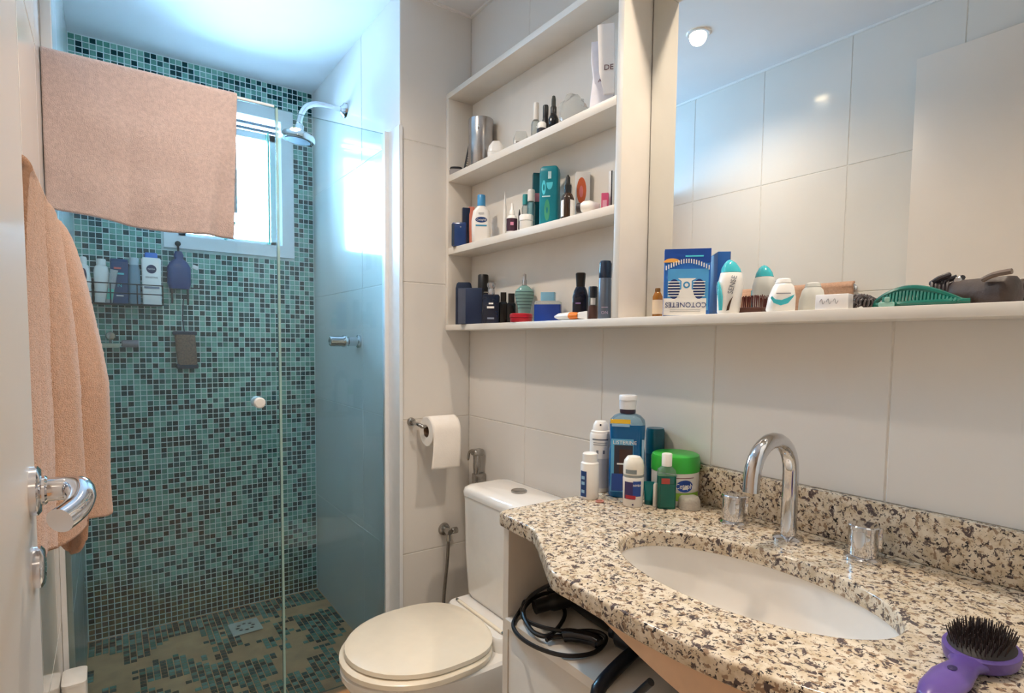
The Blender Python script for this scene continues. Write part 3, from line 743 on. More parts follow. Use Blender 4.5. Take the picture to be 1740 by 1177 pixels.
# wooden apron following the curved front under the slab
ap = [p for p in pts if p[1] < .57 and p[0] < .74]
b = MB(); rs = []
for i, q in enumerate(ap):
    x, y = q[0]+.012, q[1]; hz = .004+.056*min(1, (.575-y)/.20); rs.append([(x, y, -CT-hz), (x+.015, y, -CT-hz), (x+.015, y, -CT-.0005), (x, y, -CT-.0005)])
obj('apron', b.rings(rs).fix(), mat('peach_laminate', (226, 192, 160), .4), vc)
# basin
ra = [(1.0, 0), (1.06, -.0), (1.06, -.006), (1.0, -.02), (.96, -.06), (.86, -.105), (.62, -.135), (.30, -.145), (.10, -.147)]
bs = thing('sink_basin', 'white oval ceramic basin set under the granite counter', 'sink', (SCX, SCY, CZ-CT-.0008))
def ell(k, z, th=0): return [((SAX+.004)*k*math.cos(i*PI/24), (SAY+.004)*k*math.sin(i*PI/24), z) for i in range(48)]
rings = [ell(1.10, -.010), ell(1.10, 0), ell(1.0, 0), ell(.985, -.03), ell(.93, -.075), ell(.80, -.110), ell(.55, -.130), ell(.20, -.137), ell(.06, -.138)]
outer = [ell(.06, -.150), ell(.30, -.148), ell(.62, -.140), ell(.88, -.115), ell(1.0, -.075), ell(1.04, -.03)]
obj('bowl', MB().rings(rings+outer+[ell(1.10, -.010)], False, False).fix(), ceramic, bs, smooth=60)
obj('drain_ring', MB().lathe([(.020, -.137), (.020, -.1345), (.014, -.1355), (.0001, -.137)], 20), chrome, bs)
# taps
fp = onZ(1339, 917, CZ)
ta = thing('faucet_spout', 'tall chrome gooseneck spout behind the oval basin', 'faucet', (.978, .525, CZ))
obj('base', MB().lathe([(.026, .0004), (.026, .006), (.020, .010), (.013, .011)], 28), chrome, ta)
path = [(0, 0, .008), (0, 0, .10), (0, 0, .125)]
for i in range(1, 13):
    an = PI*i/12*.98; path.append((-.060+.060*math.cos(an), 0, .125+.060*math.sin(an)))
path.append((-.1215, 0, .105))
obj('spout', MB().tube(path, .0135, 18), chrome, ta)
for px_, py_, nm in ((1246, 889, 'chrome round tap handle between the spout and the toiletries'), (1466, 950, 'chrome round tap handle on the brush side of the spout')):
    q = onZ(px_, py_, CZ)
    o = thing('tap_handle', nm, 'tap', (q.x, q.y, CZ), facing(q, R(-8)), 'tap handles beside the spout')
    obj('base', MB().lathe([(.028, .0004), (.028, .005), (.024, .008), (.021, .009)], 28), chrome, o)
    obj('knob', MB().lathe([(.0220, .009), (.0220, .050), (.0232, .051), (.0232, .056), (.0215, .058), (.0001, .058)], 32), chrome, o)
    obj('lever', MB().bbox((.006, -.0245, .028), (.013, -.020, .056), .001), chrome, o)
    obj('lever', MB().bbox((.020, -.004, .024), (.026, .004, .056), .001), chrome, o)

# ------------------------------------------------------------------ vanity cabinet
vb = thing('vanity_cabinet', 'white laminate cabinet with open niche under the granite counter', 'cabinet', (0, 0, 0))
obj('side_panel', MB().box((.660, .936, .002), (1.068, .954, CZ-CT-.001)), laminate, vb, smooth=0)
obj('side_panel', MB().box((.690, .066, .002), (1.068, .084, CZ-CT-.001)), laminate, vb, smooth=0)
obj('back_panel', MB().box((1.050, .0845, .002), (1.068, .9355, CZ-CT-.001)), laminate, vb, smooth=0)
obj('niche_shelf', MB().box((.652, .0845, .617), (1.049, .9355, .635)), laminate, vb, smooth=0)
for i in range(2):
    y0 = .086+i*.4255
    dd = obj('cabinet_door', MB().bbox((.662, y0, .06), (.680, y0+.4235, .615), .0015), laminate, vb)
    obj('handle', MB().bbox((.650, y0+(.36 if i == 0 else .04), .30), (.662, y0+(.375 if i == 0 else .055), .39), .003), chrome, dd)
obj('plinth', MB().box((.70, .0845, .002), (.716, .9355, .0595)), laminate, vb, smooth=0)

# black cord, hair dryer and straightener in the niche
rub = mat('black_rubber', (16, 16, 18), .4, var=.2)
def on(x, y, z=.640): return onZ(x, y, z)
cp = [on(940, 990, .72), on(905, 1010, .68), on(882, 1040, .645), on(872, 1062, .641), on(885, 1083, .641), on(920, 1103, .641), on(965, 1114, .641), on(1010, 1108, .641), on(1030, 1085, .648), on(1010, 1072, .655), on(960, 1072, .655), on(915, 1063, .650),
      on(888, 1046, .652), on(897, 1012, .660), on(930, 1000, .668), on(960, 1040, .648), on(935, 1078, .648), on(905, 1072, .648), on(890, 1035, .66), on(925, 1008, .67), on(985, 1010, .66)]
tag(obj('extension_cable', MB().tube(smooth_path(cp, 6), .0042, 8), rub), 'black power cord lying in loose loops on the niche shelf', 'cable')
# plug with looped lead, straightener and dryer
gb = mat('glossy_black', (18, 16, 22), .08)
hi = on(985, 1088, .648)
o = thing('power_plug', 'glossy black adapter plug lying inside the cord loops', 'plug', hi, R(-62))
obj('shell', MB().tube(smooth_path([(-.035, 0, 0), (-.02, .004, .004), (.02, .006, .006), (.04, 0, .004)], 4), [.007]+[.012]*11+[.009], 12), gb, o)
obj('lead', MB().tube(smooth_path([(-.035, 0, 0), (-.052, -.010, -.002), (-.058, -.022, -.003)], 4), .0045, 10), gb, o)
nv = mat('dryer_navy', (16, 22, 36), .3, var=.1)
w0, w1, w2 = on(1040, 1070, .666), on(1130, 1108, .662), on(1262, 1150, .656)
o = thing('hair_straightener', 'dark navy hair straightener lying along the niche edge below the counter curve', 'hair straightener', (0, 0, 0))
obj('wand', MB().tube(smooth_path([w0, w1, w2], 8), [.014]*2+[.024]*13+[.020]*2, 14), nv, o)
t0 = on(1085, 1098, .655)
obj('strap', MB().tube(smooth_path([t0, Vector((.640, t0.y-.030, .635)), Vector((.638, t0.y-.052, .600)), onX(1106, 1158, .640)], 5), [.012]*6+[.010]*5+[.006]*5, 12), nv, o)
o = thing('hair_dryer', 'black hair dryer lying deep in the niche behind the cord', 'hair dryer', (.80, .80, .680), 0)
obj('barrel', MB().lathe([(.0001, -.172), (.022, -.170), (.024, -.10), (.030, -.09), (.040, -.075), (.044, -.03), (.042, .03), (.036, .09), (.030, .108), (.0001, .11)], 28, axis='y'), rub, o)
obj('handle', MB().tube(smooth_path([(0, .06, .0), (-.03, .075, -.010), (-.07, .09, -.016), (-.10, .098, -.020)], 5), [.018]*10+[.014]*6, 14), rub, o)

# ------------------------------------------------------------------ wall shelf unit and mirror
XF = XM-.100; XB = XM-.0005; Z1, Z2, Z3, Z4 = 1.262, 1.526, 1.774, 2.032
su = thing('shelf_unit', 'white laminate wall shelf unit whose bottom board runs on below the mirror', 'shelf', (0, 0, 0))
obj('bottom_board', MB().bbox((XF, .056, Z1-.019), (XB, YJ-.0008, Z1), .001), laminate, su)
obj('shelf_board', MB().bbox((XF, .9655, Z2-.022), (XB-.0045, YJ-.018, Z2), .001), laminate, su)
obj('shelf_board', MB().bbox((XF, .9655, Z3-.022), (XB-.0045, YJ-.018, Z3), .001), laminate, su)
obj('top_board', MB().bbox((XF, .056, Z4), (XB, YJ-.0008, Z4+.018), .001), laminate, su)
obj('side_panel', MB().bbox((XF, YJ-.0175, Z1+.0003), (XB, YJ-.0008, Z4-.0003), .001), laminate, su)
obj('side_panel', MB().bbox((XF, .9455, Z1+.0003), (XB, .9650, Z4-.0003), .001), laminate, su)
obj('back_panel', MB().box((XB-.004, .9655, Z1+.0003), (XB, YJ-.018, Z4-.0003)), laminate, su, smooth=0)
mi = thing('wall_mirror', 'large frameless mirror above the counter with shelf below', 'mirror', (0, 0, 0))
mb = MB().box((XB-.006, .062, Z1+.001), (XB-.001, .9425, Z4-.001)); mb.mi = [1, 1, 1, 1, 1, 0]
obj('mirror_glass', mb, [mat('silvered_mirror', (236, 238, 236), 0, 1, var=0), mat('mirror_edge', (40, 44, 42), .4)], mi, smooth=0)
# ------------------------------------------------------------------ things on the shelves
TOP, MID, BOT, MIR = Z3, Z2, Z1, Z1
e_ = .0004
def begin(name, label, cat, l, r, top, X, z, turn=0, rot=None):
    p, W, H = spot(l, r, top, X, z); lim = 1.0630-W*(.5 if turn == 0 else .36)
    if X > lim: p, W, H = spot(l, r, top, lim, z)
    p.z += e_
    o = thing(name, label, cat, p, facing(p, turn))
    return o, W, H
def round_bottle(o, W, H, m, cap, shoulder=.72, neck=.30, capz=.80, capr=None, sy=1, foot=.03):
    r = W/2; capr = (capr or neck)*W
    P_lathe(o, 'body', [(r*.92, 0), (r, H*foot), (r, H*shoulder), (r*.86, H*(shoulder+(capz-shoulder)*.5)), (neck*W, H*capz)], m, sy=sy)
    if cap: P_lathe(o, 'cap', cap_prof(capr, H*capz, H), cap)
def carton(o, W, D, H, m, name='body', r=.001): return obj(name, MB().bbox((-W/2, -D/2, 0), (W/2, D/2, H), r), m, o)

# --- top shelf
o, W, H = begin('steel_tumbler', 'brushed steel cylinder standing on the top shelf', 'tumbler', 795.5, 838, 205, 1.028, TOP)
r = W/2
obj('body', MB().lathe([(r*.96, 0), (r, .003), (r, H-.002), (r*.985, H), (r*.95, H), (r*.94, H-.004), (r*.94, .004), (.0001, .004)], 36), mat('brushed_steel', (176, 172, 170), .24, 1, var=.12, scale=25), o)
obj('rivet', MB().bbox((-.003-.008, -r-.0012, H*.74), (.003-.008, -r+.001, H*.80), .0008), chrome, o)
p, W, H = spot(787, 795, 236, 1.020, TOP)
o = thing('black_comb', 'dark grey comb leaning on the steel cylinder on the top shelf', 'comb', p+Vector((0, .004, .002)), rot=(0, R(11), facing(p)))
obj('spine', MB().bbox((-.009, -.002, 0), (-.003, .002, H*.98), .001), mat('comb_grey', (58, 56, 60), .5), o)
tb = MB()
for i in range(14): tb.box((-.003, -.001, H*(.06+i*.065)), (.006, .001, H*(.06+i*.065)+.002))
obj('teeth', tb, mat('comb_grey', (58, 56, 60), .5), o, smooth=0)
o, W, H = begin('small_pouch', 'small grey pouch with black rim at the corner of the top shelf', 'pouch', 763, 787, 284, 1.0, TOP)
obj('body', MB().rloft([(0, W*.46, .016, .010), (H*.5, W*.5, .018, .012), (H*.78, W*.40, .013, .010)]), mat('pouch_grey', (158, 152, 150), .7), o)
obj('rim', MB().rloft([(H*.72, W*.47, .0165, .012), (H*.92, W*.42, .014, .012), (H, W*.25, .008, .007)]), black_pl, o)
o, W, H = begin('soap_dome', 'white rounded plastic soap case beside the steel cylinder', 'soap case', 828, 858, 241, 1.02, TOP)
obj('base', MB().rloft([(0, W*.46, .018, .014), (H*.42, W*.5, .020, .016)]), wht, o); obj('dome', MB().rloft([(H*.43, W*.5, .020, .016), (H*.75, W*.42, .017, .014), (H, W*.22, .008, .007)]), wht, o)
o, W, H = begin('clear_pouch', 'clear plastic pouch with a dark clip inside on the top shelf', 'pouch', 871, 899, 224, 1.02, TOP)
obj('film', MB().rloft([(0, W*.48, .014, .008), (H*.6, W*.46, .010, .008), (H, W*.30, .003, .002)]), clear('thin_film', (238, 240, 238), .12, 1.35, .18), o)
obj('dark_clip', MB().rloft([(.001, W*.30, .007, .005), (H*.45, W*.26, .006, .004)], c=(-W*.08, 0)), mat('clip_brown', (70, 60, 52), .5), o)
o, W, H = begin('serum_bottle', 'clear glass bottle with white cap on the top shelf', 'bottle', 902, 918, 176, 1.03, TOP)
round_bottle(o, W, H, clear('clear_glass_body', (226, 232, 230), .03, 1.45, .16), wht, .50, .28, .60, .30)
o, W, H = begin('black_vial', 'short plain black bottle beside the dropper on the top shelf', 'bottle', 921, 932, 180, 1.035, TOP)
round_bottle(o, W, H, black_pl, black_pl, .60, .40, .66, .44)
o, W, H = begin('dropper_bottle', 'black dropper bottle with ribbed cap and rubber bulb on the top shelf', 'bottle', 931, 949, 163, 1.02, TOP)
r = W/2
P_lathe(o, 'body', [(r*.92, 0), (r, .002), (r, H*.40), (r*.6, H*.52), (r*.45, H*.54)], P('black_gloss', (18, 18, 20), .12)); P_lathe(o, 'collar', [(r*.58, H*.53), (r*.58, H*.70), (r*.50, H*.72)], black_pl)
P_lathe(o, 'bulb', [(r*.42, H*.72), (r*.40, H*.90), (r*.28, H*.98), (.0001, H)], mat('bulb_grey', (62, 66, 62), .6))
o, W, H = begin('pill_case', 'small white and black round case in front of the dark bottles on the top shelf', 'case', 912, 929, 209, .992, TOP)
P_lathe(o, 'disc', [(W*.5, 0), (W*.5, H*.45), (W*.40, H*.5)], ink); P_lathe(o, 'rim', [(W*.44, H*.5), (W*.44, H*.9), (W*.36, H), (.0001, H)], wht)
o, W, H = begin('plastic_bag', 'crumpled clear plastic bag lying beside the white paper bag', 'bag', 950, 999, 163, 1.03, TOP)
bm = bmesh.new(); bmesh.ops.create_icosphere(bm, subdivisions=3, radius=1)
for v in bm.verts:
    n = noise.noise(v.co*2.6)*.22+1; v.co = Vector((v.co.x*W*.5*n, v.co.y*.020*n, max(0, (v.co.z*.55+.45)*H*n)))
obj('film', MB().bm(bm), clear('thin_film', (238, 240, 238), .12, 1.35, .18), o)
o, W, H = begin('paper_bag', 'white folded paper bag with dark lettering at the end of the top shelf', 'paper bag', 1001, 1045, 52, 1.012, TOP, R(-6))
paper = mat('white_paper', (244, 242, 242), .8, var=.02)
obj('lower_sleeve', MB().rloft([(0, W*.46, .020, .002), (.012, W*.46, .020, .002), (H*.40, W*.40, .010, .002, .002, 0), (H*.62, W*.42, .004, .001, -W*.04, 0), (H*.86, W*.20, .002, .001, -W*.26, 0)]), mat('paper_cool', (226, 228, 240), .8), o)
fb = obj('folded_box', MB().rloft([(H*.16, W*.20, .006, .001, W*.30, -.020), (H*.42, W*.30, .008, .001, W*.20, -.021), (H, W*.32, .008, .001, W*.12, -.016)]), paper, o)
text('DE', W*.30, mat('print_maroon', (96, 60, 70), .6), o, (W*.27, -.0305, H*.46), (R(84), 0, 0)); text('A', W*.22, mat('print_maroon', (96, 60, 70), .6), o, (-W*.08, -.0175, H*.34), (R(75), 0, 0))

# --- middle shelf
o, W, H = begin('navy_cologne', 'flat navy cologne bottle in the corner of the middle shelf', 'cologne', 768, 794, 379, .985, MID, R(-12))
obj('body', MB().rloft([(0, W*.48, .013, .004), (H*.94, W*.48, .013, .004), (H, W*.44, .011, .004)]), P('cologne_blue', (20, 52, 108), .15), o); oval_patch(o, 'dot_mark', .0022, .0022, -.0134, H*.80, silver, W*.12)
obj('grey_side', MB().box((-W*.485, -.0132, .002), (-W*.30, .0132, H*.93)), P('slate_side', (40, 54, 74), .25), o, smooth=0)
o, W, H = begin('navy_carton', 'tall narrow navy carton behind the flat navy cologne', 'box', 785, 798, 354, 1.008, MID, R(10)); carton(o, W, .020, H, navy)
o, W, H = begin('peach_tube', 'orange and coral tube standing behind the white lotion bottle', 'tube', 796, 806, 349, 1.022, MID)
obj('body', MB().rloft([(.012, W*.42, .010, .009), (H*.96, W*.5, .002, .001)]), P('coral_tube', (222, 132, 108)), o); P_lathe(o, 'cap', [(W*.40, 0), (W*.40, .012), (.0001, .0121)], wht)
o, W, H = begin('lotion_bottle', 'white lotion bottle with pale blue cap and dark oval logo on the middle shelf', 'bottle', 801, 834, 332, 1.0, MID)
obj('body', MB().rloft([(0, W*.44, .014, .012), (.004, W*.48, .016, .013), (H*.45, W*.5, .017, .014), (H*.66, W*.42, .015, .013), (H*.76, W*.20, .012, .010)]), wht, o)
P_lathe(o, 'cap', cap_prof(W*.21, H*.765, H, .08), blue_cap)
oval_patch(o, 'oval_logo', W*.30, H*.060, -.0176, H*.46, P('logo_blue', (24, 62, 120))); text('Cetaphil', W*.15, wht, o, (0, -.0180, H*.46))
flat_patch(o, 'print_band', -W*.28, W*.28, H*.325, H*.355, -.0172, P('band_teal', (60, 150, 190)))
for z in (.60, .575): flat_patch(o, 'print_line', -W*.14, W*.14, H*z, H*(z+.008), -.0168, P('grey_print', (150, 150, 155)))
o, W, H = begin('slim_applicator', 'slim pointed white applicator tube on the middle shelf', 'tube', 854, 861, 326, 1.0, MID)
P_lathe(o, 'body', [(W*.5, 0), (W*.5, H*.22), (W*.42, H*.26), (W*.38, H*.6), (W*.08, H)], wht)
o, W, H = begin('nasal_spray', 'small bottle with dark plum label and white nozzle on the middle shelf', 'bottle', 860.5, 879, 345, .992, MID)
r = W/2
P_lathe(o, 'body', [(r*.95, 0), (r, .002), (r, H*.50), (r*.72, H*.58), (r*.5, H*.60)], wht); P_lathe(o, 'nozzle', [(r*.55, H*.60), (r*.50, H*.72), (r*.28, H*.78), (r*.22, H*.97), (.0001, H)], wht)
arc_patch(o, 'label_patch', r, 1.35, H*.06, H*.47, P('plum_label', (70, 40, 58))); flat_patch(o, 'print_line', -r*.3, r*.3, H*.24, H*.34, -r-.0008, P('pink_print', (226, 150, 180)))
o, W, H = begin('lip_pencil', 'thin dark lip pencil between small bottles on the middle shelf', 'pencil', 880.5, 884, 356, 1.03, MID)
P_lathe(o, 'shaft', [(W*.5, 0), (W*.5, H*.82), (W*.12, H)], ink, 10)
o, W, H = begin('round_jar', 'small squat white jar on the middle shelf', 'jar', 882, 906, 366, .995, MID)
P_lathe(o, 'body', [(W*.42, 0), (W*.48, .003), (W*.48, H*.58)], wht); P_lathe(o, 'lid', [(W*.5, H*.60), (W*.5, H*.94), (W*.46, H), (.0001, H)], wht)
o, W, H = begin('teal_cap_vial', 'clear bottle with teal cap behind the squat jar', 'bottle', 886, 898, 331, 1.035, MID)
round_bottle(o, W, H, clear('clear_glass_body', (226, 232, 230), .03, 1.45, .16), P('cap_teal', (60, 160, 165)), .66, .34, .74, .40)
o, W, H = begin('white_cap_vial', 'clear bottle with square white cap behind the squat jar', 'bottle', 895, 909, 323, 1.02, MID)
round_bottle(o, W, H, clear('aqua_glass_body', (196, 226, 230), .03, 1.45, .2, (150, 200, 214)), wht, .64, .34, .72, .44)
o, W, H = begin('dark_teal_carton', 'dark teal carton with pink patch behind the bright teal box', 'box', 904, 918, 296, 1.048, MID, R(8)); carton(o, W, .022, H, dteal); flat_patch(o, 'label_patch', -W*.3, W*.4, H*.52, H*.66, -.0115, P('rose_label', (190, 130, 150)))
o, W, H = begin('teal_box', 'bright teal box with rounded top and pale blue print on the middle shelf', 'box', 916, 951, 285, 1.018, MID, R(-14))
obj('body', MB().rloft([(0, W*.46, .018, .006), (H*.90, W*.46, .018, .006), (H*.97, W*.43, .016, .006), (H, W*.36, .013, .006)]), teal, o)
lb = P('ice_print', (90, 214, 235)); lw = P('pale_print', (196, 232, 240))
flat_patch(o, 'print_block', -W*.02, W*.14, H*.78, H*.90, -.0184, lw)
def disc(o, name, cx, cz, rx, rz, y, m, a0=0, a1=2*PI, inner=0.0):
    n = 18; vs = []; fs = []
    for i in range(n+1):
        a = a0+(a1-a0)*i/n; vs += [(cx+rx*math.cos(a), y, cz+rz*math.sin(a)), (cx+rx*inner*math.cos(a), y, cz+rz*inner*math.sin(a))]
    fs = [(2*i, 2*i+2, 2*i+3, 2*i+1) for i in range(n)]
    return obj(name, MB().add(vs, fs), m, o, smooth=0)
disc(o, 'print_drop', -W*.22, H*.64, W*.10, H*.12, -.0186, lb, inner=.45); disc(o, 'print_leaf', W*.06, H*.72, W*.16, H*.12, -.0186, lb, PI, 2*PI); disc(o, 'print_leaf', -W*.05, H*.26, W*.14, H*.18, -.0186, P('leaf_green', (60, 150, 120)), inner=.3)
flat_patch(o, 'print_line', -W*.30, W*.10, H*.48, H*.50, -.0184, lw)
o, W, H = begin('amber_dropper', 'dark amber dropper bottle with white label on the middle shelf', 'bottle', 953, 975, 297, 1.0, MID)
r = W/2
P_lathe(o, 'body', [(r*.95, 0), (r, .002), (r, H*.46), (r*.72, H*.56), (r*.42, H*.60)], P('amber_dark', (56, 40, 30), .12)); P_lathe(o, 'collar', [(r*.55, H*.59), (r*.55, H*.76), (r*.42, H*.78)], black_pl); P_lathe(o, 'bulb', [(r*.36, H*.78), (r*.34, H*.93), (.0001, H)], mat('bulb_black', (26, 26, 26), .6))
arc_patch(o, 'label_patch', r, .55, H*.06, H*.42, wht, cz=.95); arc_patch(o, 'label_patch', r, .40, H*.06, H*.42, wht, cz=-1.0)
o, W, H = begin('orange_print_box', 'white box with orange panel behind the crumpled tube', 'box', 977, 1001, 294, 1.045, MID, R(6)); carton(o, W, .016, H, wht)
disc(o, 'orange_panel', -W*.10, H*.62, W*.34, H*.27, -.0084, P('orange_print', (226, 112, 70))); disc(o, 'pink_spot', -W*.12, H*.60, W*.14, H*.12, -.0088, P('pink_spot', (236, 140, 140)))
o, W, H = begin('crumpled_tube', 'white crumpled ointment tube lying on the middle shelf', 'tube', 979, 1020, 336, 1.005, MID, R(-12))
obj('body', MB().lathe([(.0001, -W*.30), (H*.30, -W*.30), (H*.42, -W*.20), (H*.45, W*.10), (H*.20, W*.48), (.0001, W*.5)], 16, 1, .8, axis='x', c=(0, 0, H*.46)), wht, o)
obj('cap', MB().lathe([(.0001, -W*.48), (H*.26, -W*.48), (H*.28, -W*.305), (.0001, -W*.30)], 14, axis='x', c=(0, 0, H*.46)), mat('cap_dark', (60, 52, 56), .4), o)
o, W, H = begin('pink_box', 'small pink box near the end of the middle shelf', 'box', 1022, 1034, 329, 1.01, MID, R(-10)); carton(o, W, .014, H, P('pink_carton', (226, 90, 130))); flat_patch(o, 'print_block', -W*.3, W*.3, H*.2, H*.6, -.0073, P('pink_pale', (240, 170, 190)))
o, W, H = begin('slim_white_box', 'slim white box with dark edge against the shelf side panel', 'box', 1034.5, 1042, 292, 1.03, MID, R(-30)); carton(o, W, .012, H, wht); flat_patch(o, 'dark_edge', W*.2, W*.5, 0.001, H, -.0062, ink)

# --- bottom shelf
o, W, H = begin('navy_rounded_case', 'navy rounded case behind the grey sided navy box', 'case', 774, 802, 480, 1.000, BOT, R(-6))
obj('body', MB().rloft([(0, W*.5, .008, .004), (H*.86, W*.5, .008, .006), (H*.97, W*.44, .007, .006), (H, W*.36, .006, .005)]), navy, o)
o, W, H = begin('navy_gift_box', 'large navy box with slate grey side on the bottom shelf', 'box', 776, 824, 490, .988, BOT, R(-14))
carton(o, W*.86, .026, H, P('gift_navy', (16, 38, 72), .35)); flat_patch(o, 'grey_side', -W*.43, -W*.16, .001, H*.98, -.0131, P('gift_slate', (70, 78, 96), .4)); obj('side_face', MB().box((-W*.4305, -.0129, .001), (-W*.43, .0129, H*.98)), P('gift_slate', (70, 78, 96), .4), o, smooth=0)
o, W, H = begin('black_cap_perfume', 'navy perfume bottle with wide black cap behind the others', 'perfume', 808, 833, 467, 1.035, BOT)
obj('body', MB().rloft([(0, W*.5, .013, .005), (H*.58, W*.5, .013, .005), (H*.64, W*.30, .010, .008)]), navy, o); P_lathe(o, 'cap', cap_prof(W*.36, H*.66, H, .06), black_pl)
o, W, H = begin('silver_cap_perfume', 'dark navy perfume bottle with silver cap and two lines of white print', 'perfume', 820, 849, 480, .996, BOT, R(-6))
obj('body', MB().rloft([(0, W*.48, .014, .004), (H*.66, W*.5, .014, .004), (H*.70, W*.44, .012, .004)]), P('perfume_ink', (16, 24, 46), .12), o)
P_lathe(o, 'cap', [(W*.20, H*.70), (W*.22, H*.78), (W*.18, H*.84), (W*.26, H*.90), (W*.26, H*.97), (W*.16, H), (.0001, H)], silver, 12)
flat_patch(o, 'print_line', -W*.12, W*.14, H*.46, H*.50, -.0145, wht); flat_patch(o, 'print_line', -W*.22, W*.20, H*.36, H*.41, -.0145, wht); flat_patch(o, 'print_line', -W*.20, W*.20, H*.10, H*.14, -.0145, P('grey_blue', (130, 140, 160)))
for (l, r_, t_, X_, lab) in ((848, 862, 497, 1.030, 'black perfume bottle beside the silver capped perfume'), (861, 876, 499, 1.045, 'black square capped bottle behind the red tin')):
    o, W, H = begin('black_perfume', lab, 'perfume', l, r_, t_, X_, BOT)
    obj('body', MB().rloft([(0, W*.48, .010, .003), (H*.64, W*.5, .010, .003), (H*.70, W*.36, .008, .003)]), P('black_gloss', (18, 18, 20), .12), o); obj('cap', MB().rloft([(H*.705, W*.36, .008, .003), (H, W*.36, .008, .003)]), black_pl, o)
o, W, H = begin('red_tin', 'round flat red tin at the front of the bottom shelf', 'tin', 866, 905, 533, 1.0, BOT)
P_lathe(o, 'base', [(W*.46, 0), (W*.48, .002), (W*.48, H*.50)], P('red_tin', (176, 22, 40), .3)); P_lathe(o, 'lid', [(W*.5, H*.52), (W*.5, H*.90), (W*.46, H), (.0001, H)], P('red_tin', (176, 22, 40), .3))
o, W, H = begin('torso_perfume', 'pale teal torso shaped perfume bottle with dark stripes and silver top', 'perfume', 874, 907, 465, 1.043, BOT)
r = W/2; gl = P('sea_glass', (130, 176, 172), .12); prof = [(r*.62, 0), (r*.66, H*.06), (r*.62, H*.20), (r*.70, H*.34), (r*.92, H*.50), (r, H*.58), (r*.90, H*.66), (r*.50, H*.73), (r*.26, H*.76)]
P_lathe(o, 'body', prof, gl, 28, 1, .6)
def prof_r(z):
    for (a, za), (b_, zb) in zip(prof[:-1], prof[1:]):
        if za <= z <= zb: return a+(b_-a)*(z-za)/(zb-za)
for i in range(6):
    z = H*(.30+i*.065); q = prof_r(z)
    obj('stripe', MB().lathe([(q+.0002, z-.0010), (q+.0007, z), (q+.0002, z+.0010)], 28, 1, .6, cap0=False, cap1=False), P('stripe_dark', (34, 70, 78)), o)
P_lathe(o, 'spray_top', [(r*.24, H*.76), (r*.24, H*.86), (r*.18, H*.88), (r*.18, H*.98), (.0001, H)], silver)
o, W, H = begin('blue_square_perfume', 'square clear perfume bottle of blue liquid with pale blue cap', 'perfume', 908, 954, 497, 1.015, BOT, R(-10))
obj('body', MB().rloft([(H*.58, W*.49, .016, .003), (H*.66, W*.49, .016, .003), (H*.70, W*.44, .014, .003)]), clear('clear_glass_body', (226, 232, 230), .03, 1.45, .16), o)
obj('liquid', MB().rloft([(0, W*.48, .0155, .003), (.003, W*.49, .016, .003), (H*.575, W*.49, .016, .003)]), P('royal_liquid', (16, 62, 158), .08), o)
obj('cap', MB().rloft([(H*.705, W*.26, .012, .002), (H, W*.26, .012, .002)]), P('ice_blue_cap', (130, 186, 216), .2), o)
o, W, H = begin('orange_tube', 'white tube with orange middle lying along the bottom shelf', 'tube', 925, 1016, 529, .988, BOT, R(-52))
L_ = W*1.0
obj('body', MB().lathe([(.0001, -L_*.5), (.004, -L_*.5), (.011, -L_*.36), (.0125, -L_*.05), (.012, .0)], 16, 1, .8, axis='x', c=(0, 0, .0105)), wht, o)
obj('orange_band', MB().lathe([(.0121, .0001), (.0122, L_*.04), (.009, L_*.24)], 16, 1, .8, axis='x', c=(0, 0, .0105), cap0=False, cap1=False), P('bright_orange', (236, 128, 34)), o)
obj('crimp', MB().rloft([(L_*.24, .008, .006, .004), (L_*.42, .010, .0015, .001), (L_*.46, .010, .001, .0005)]), wht, o, (0, 0, .0105), (0, PI/2, 0))
o, W, H = begin('dark_flask_perfume', 'tall dark flask shaped perfume with small white print', 'perfume', 972, 999, 464, 1.020, BOT)
obj('body', MB().rloft([(0, W*.48, .014, .008), (H*.50, W*.5, .015, .010), (H*.63, W*.40, .012, .010), (H*.70, W*.30, .010, .009)]), P('perfume_ink', (16, 24, 46), .12), o); obj('cap', MB().rloft([(H*.705, W*.27, .010, .008), (H*.98, W*.32, .011, .008), (H, W*.28, .009, .008)]), black_pl, o)
flat_patch(o, 'print_line', -W*.30, W*.02, H*.34, H*.37, -.0152, P('lilac_print', (150, 130, 190))); flat_patch(o, 'print_line', -W*.30, -W*.05, H*.09, H*.13, -.0148, wht)
o, W, H = begin('roll_on_brown', 'short dark cylinder with pale label and brown foot on the bottom shelf', 'deodorant', 999, 1015, 487, 1.010, BOT)
r = W/2; P_lathe(o, 'body', [(r, H*.42), (r, H*.66)], P('sage_dark', (92, 98, 92), .4)); P_lathe(o, 'foot', [(r*.95, 0), (r, .002), (r, H*.418)], P('brown_foot', (96, 66, 58), .35)); P_lathe(o, 'cap', cap_prof(r, H*.662, H, .08), P('dark_cap', (30, 34, 44)))
arc_patch(o, 'label_patch', r, .5, H*.44, H*.64, wht)
o, W, H = begin('grey_spray_can', 'tall grey spray can with dark translucent cap on the bottom shelf', 'spray can', 1016, 1038, 444, .996, BOT)
r = W/2; P_lathe(o, 'body', [(r*.94, 0), (r, .003), (r, H*.68), (r*.94, H*.70)], P('can_grey', (112, 122, 138), .3, metal=.4)); P_lathe(o, 'cap', [(r*.98, H*.705), (r, H*.72), (r, H*.95), (r*.80, H), (.0001, H)], P('cap_navy', (30, 46, 70), .15))
text('ON', W*.34, P('lilac_pale', (200, 180, 210)), o, (0, -r-.0004, H*.10)); flat_patch(o, 'print_line', -r*.5, r*.5, H*.19, H*.20, -r-.0002, P('lilac_pale', (200, 180, 210)))

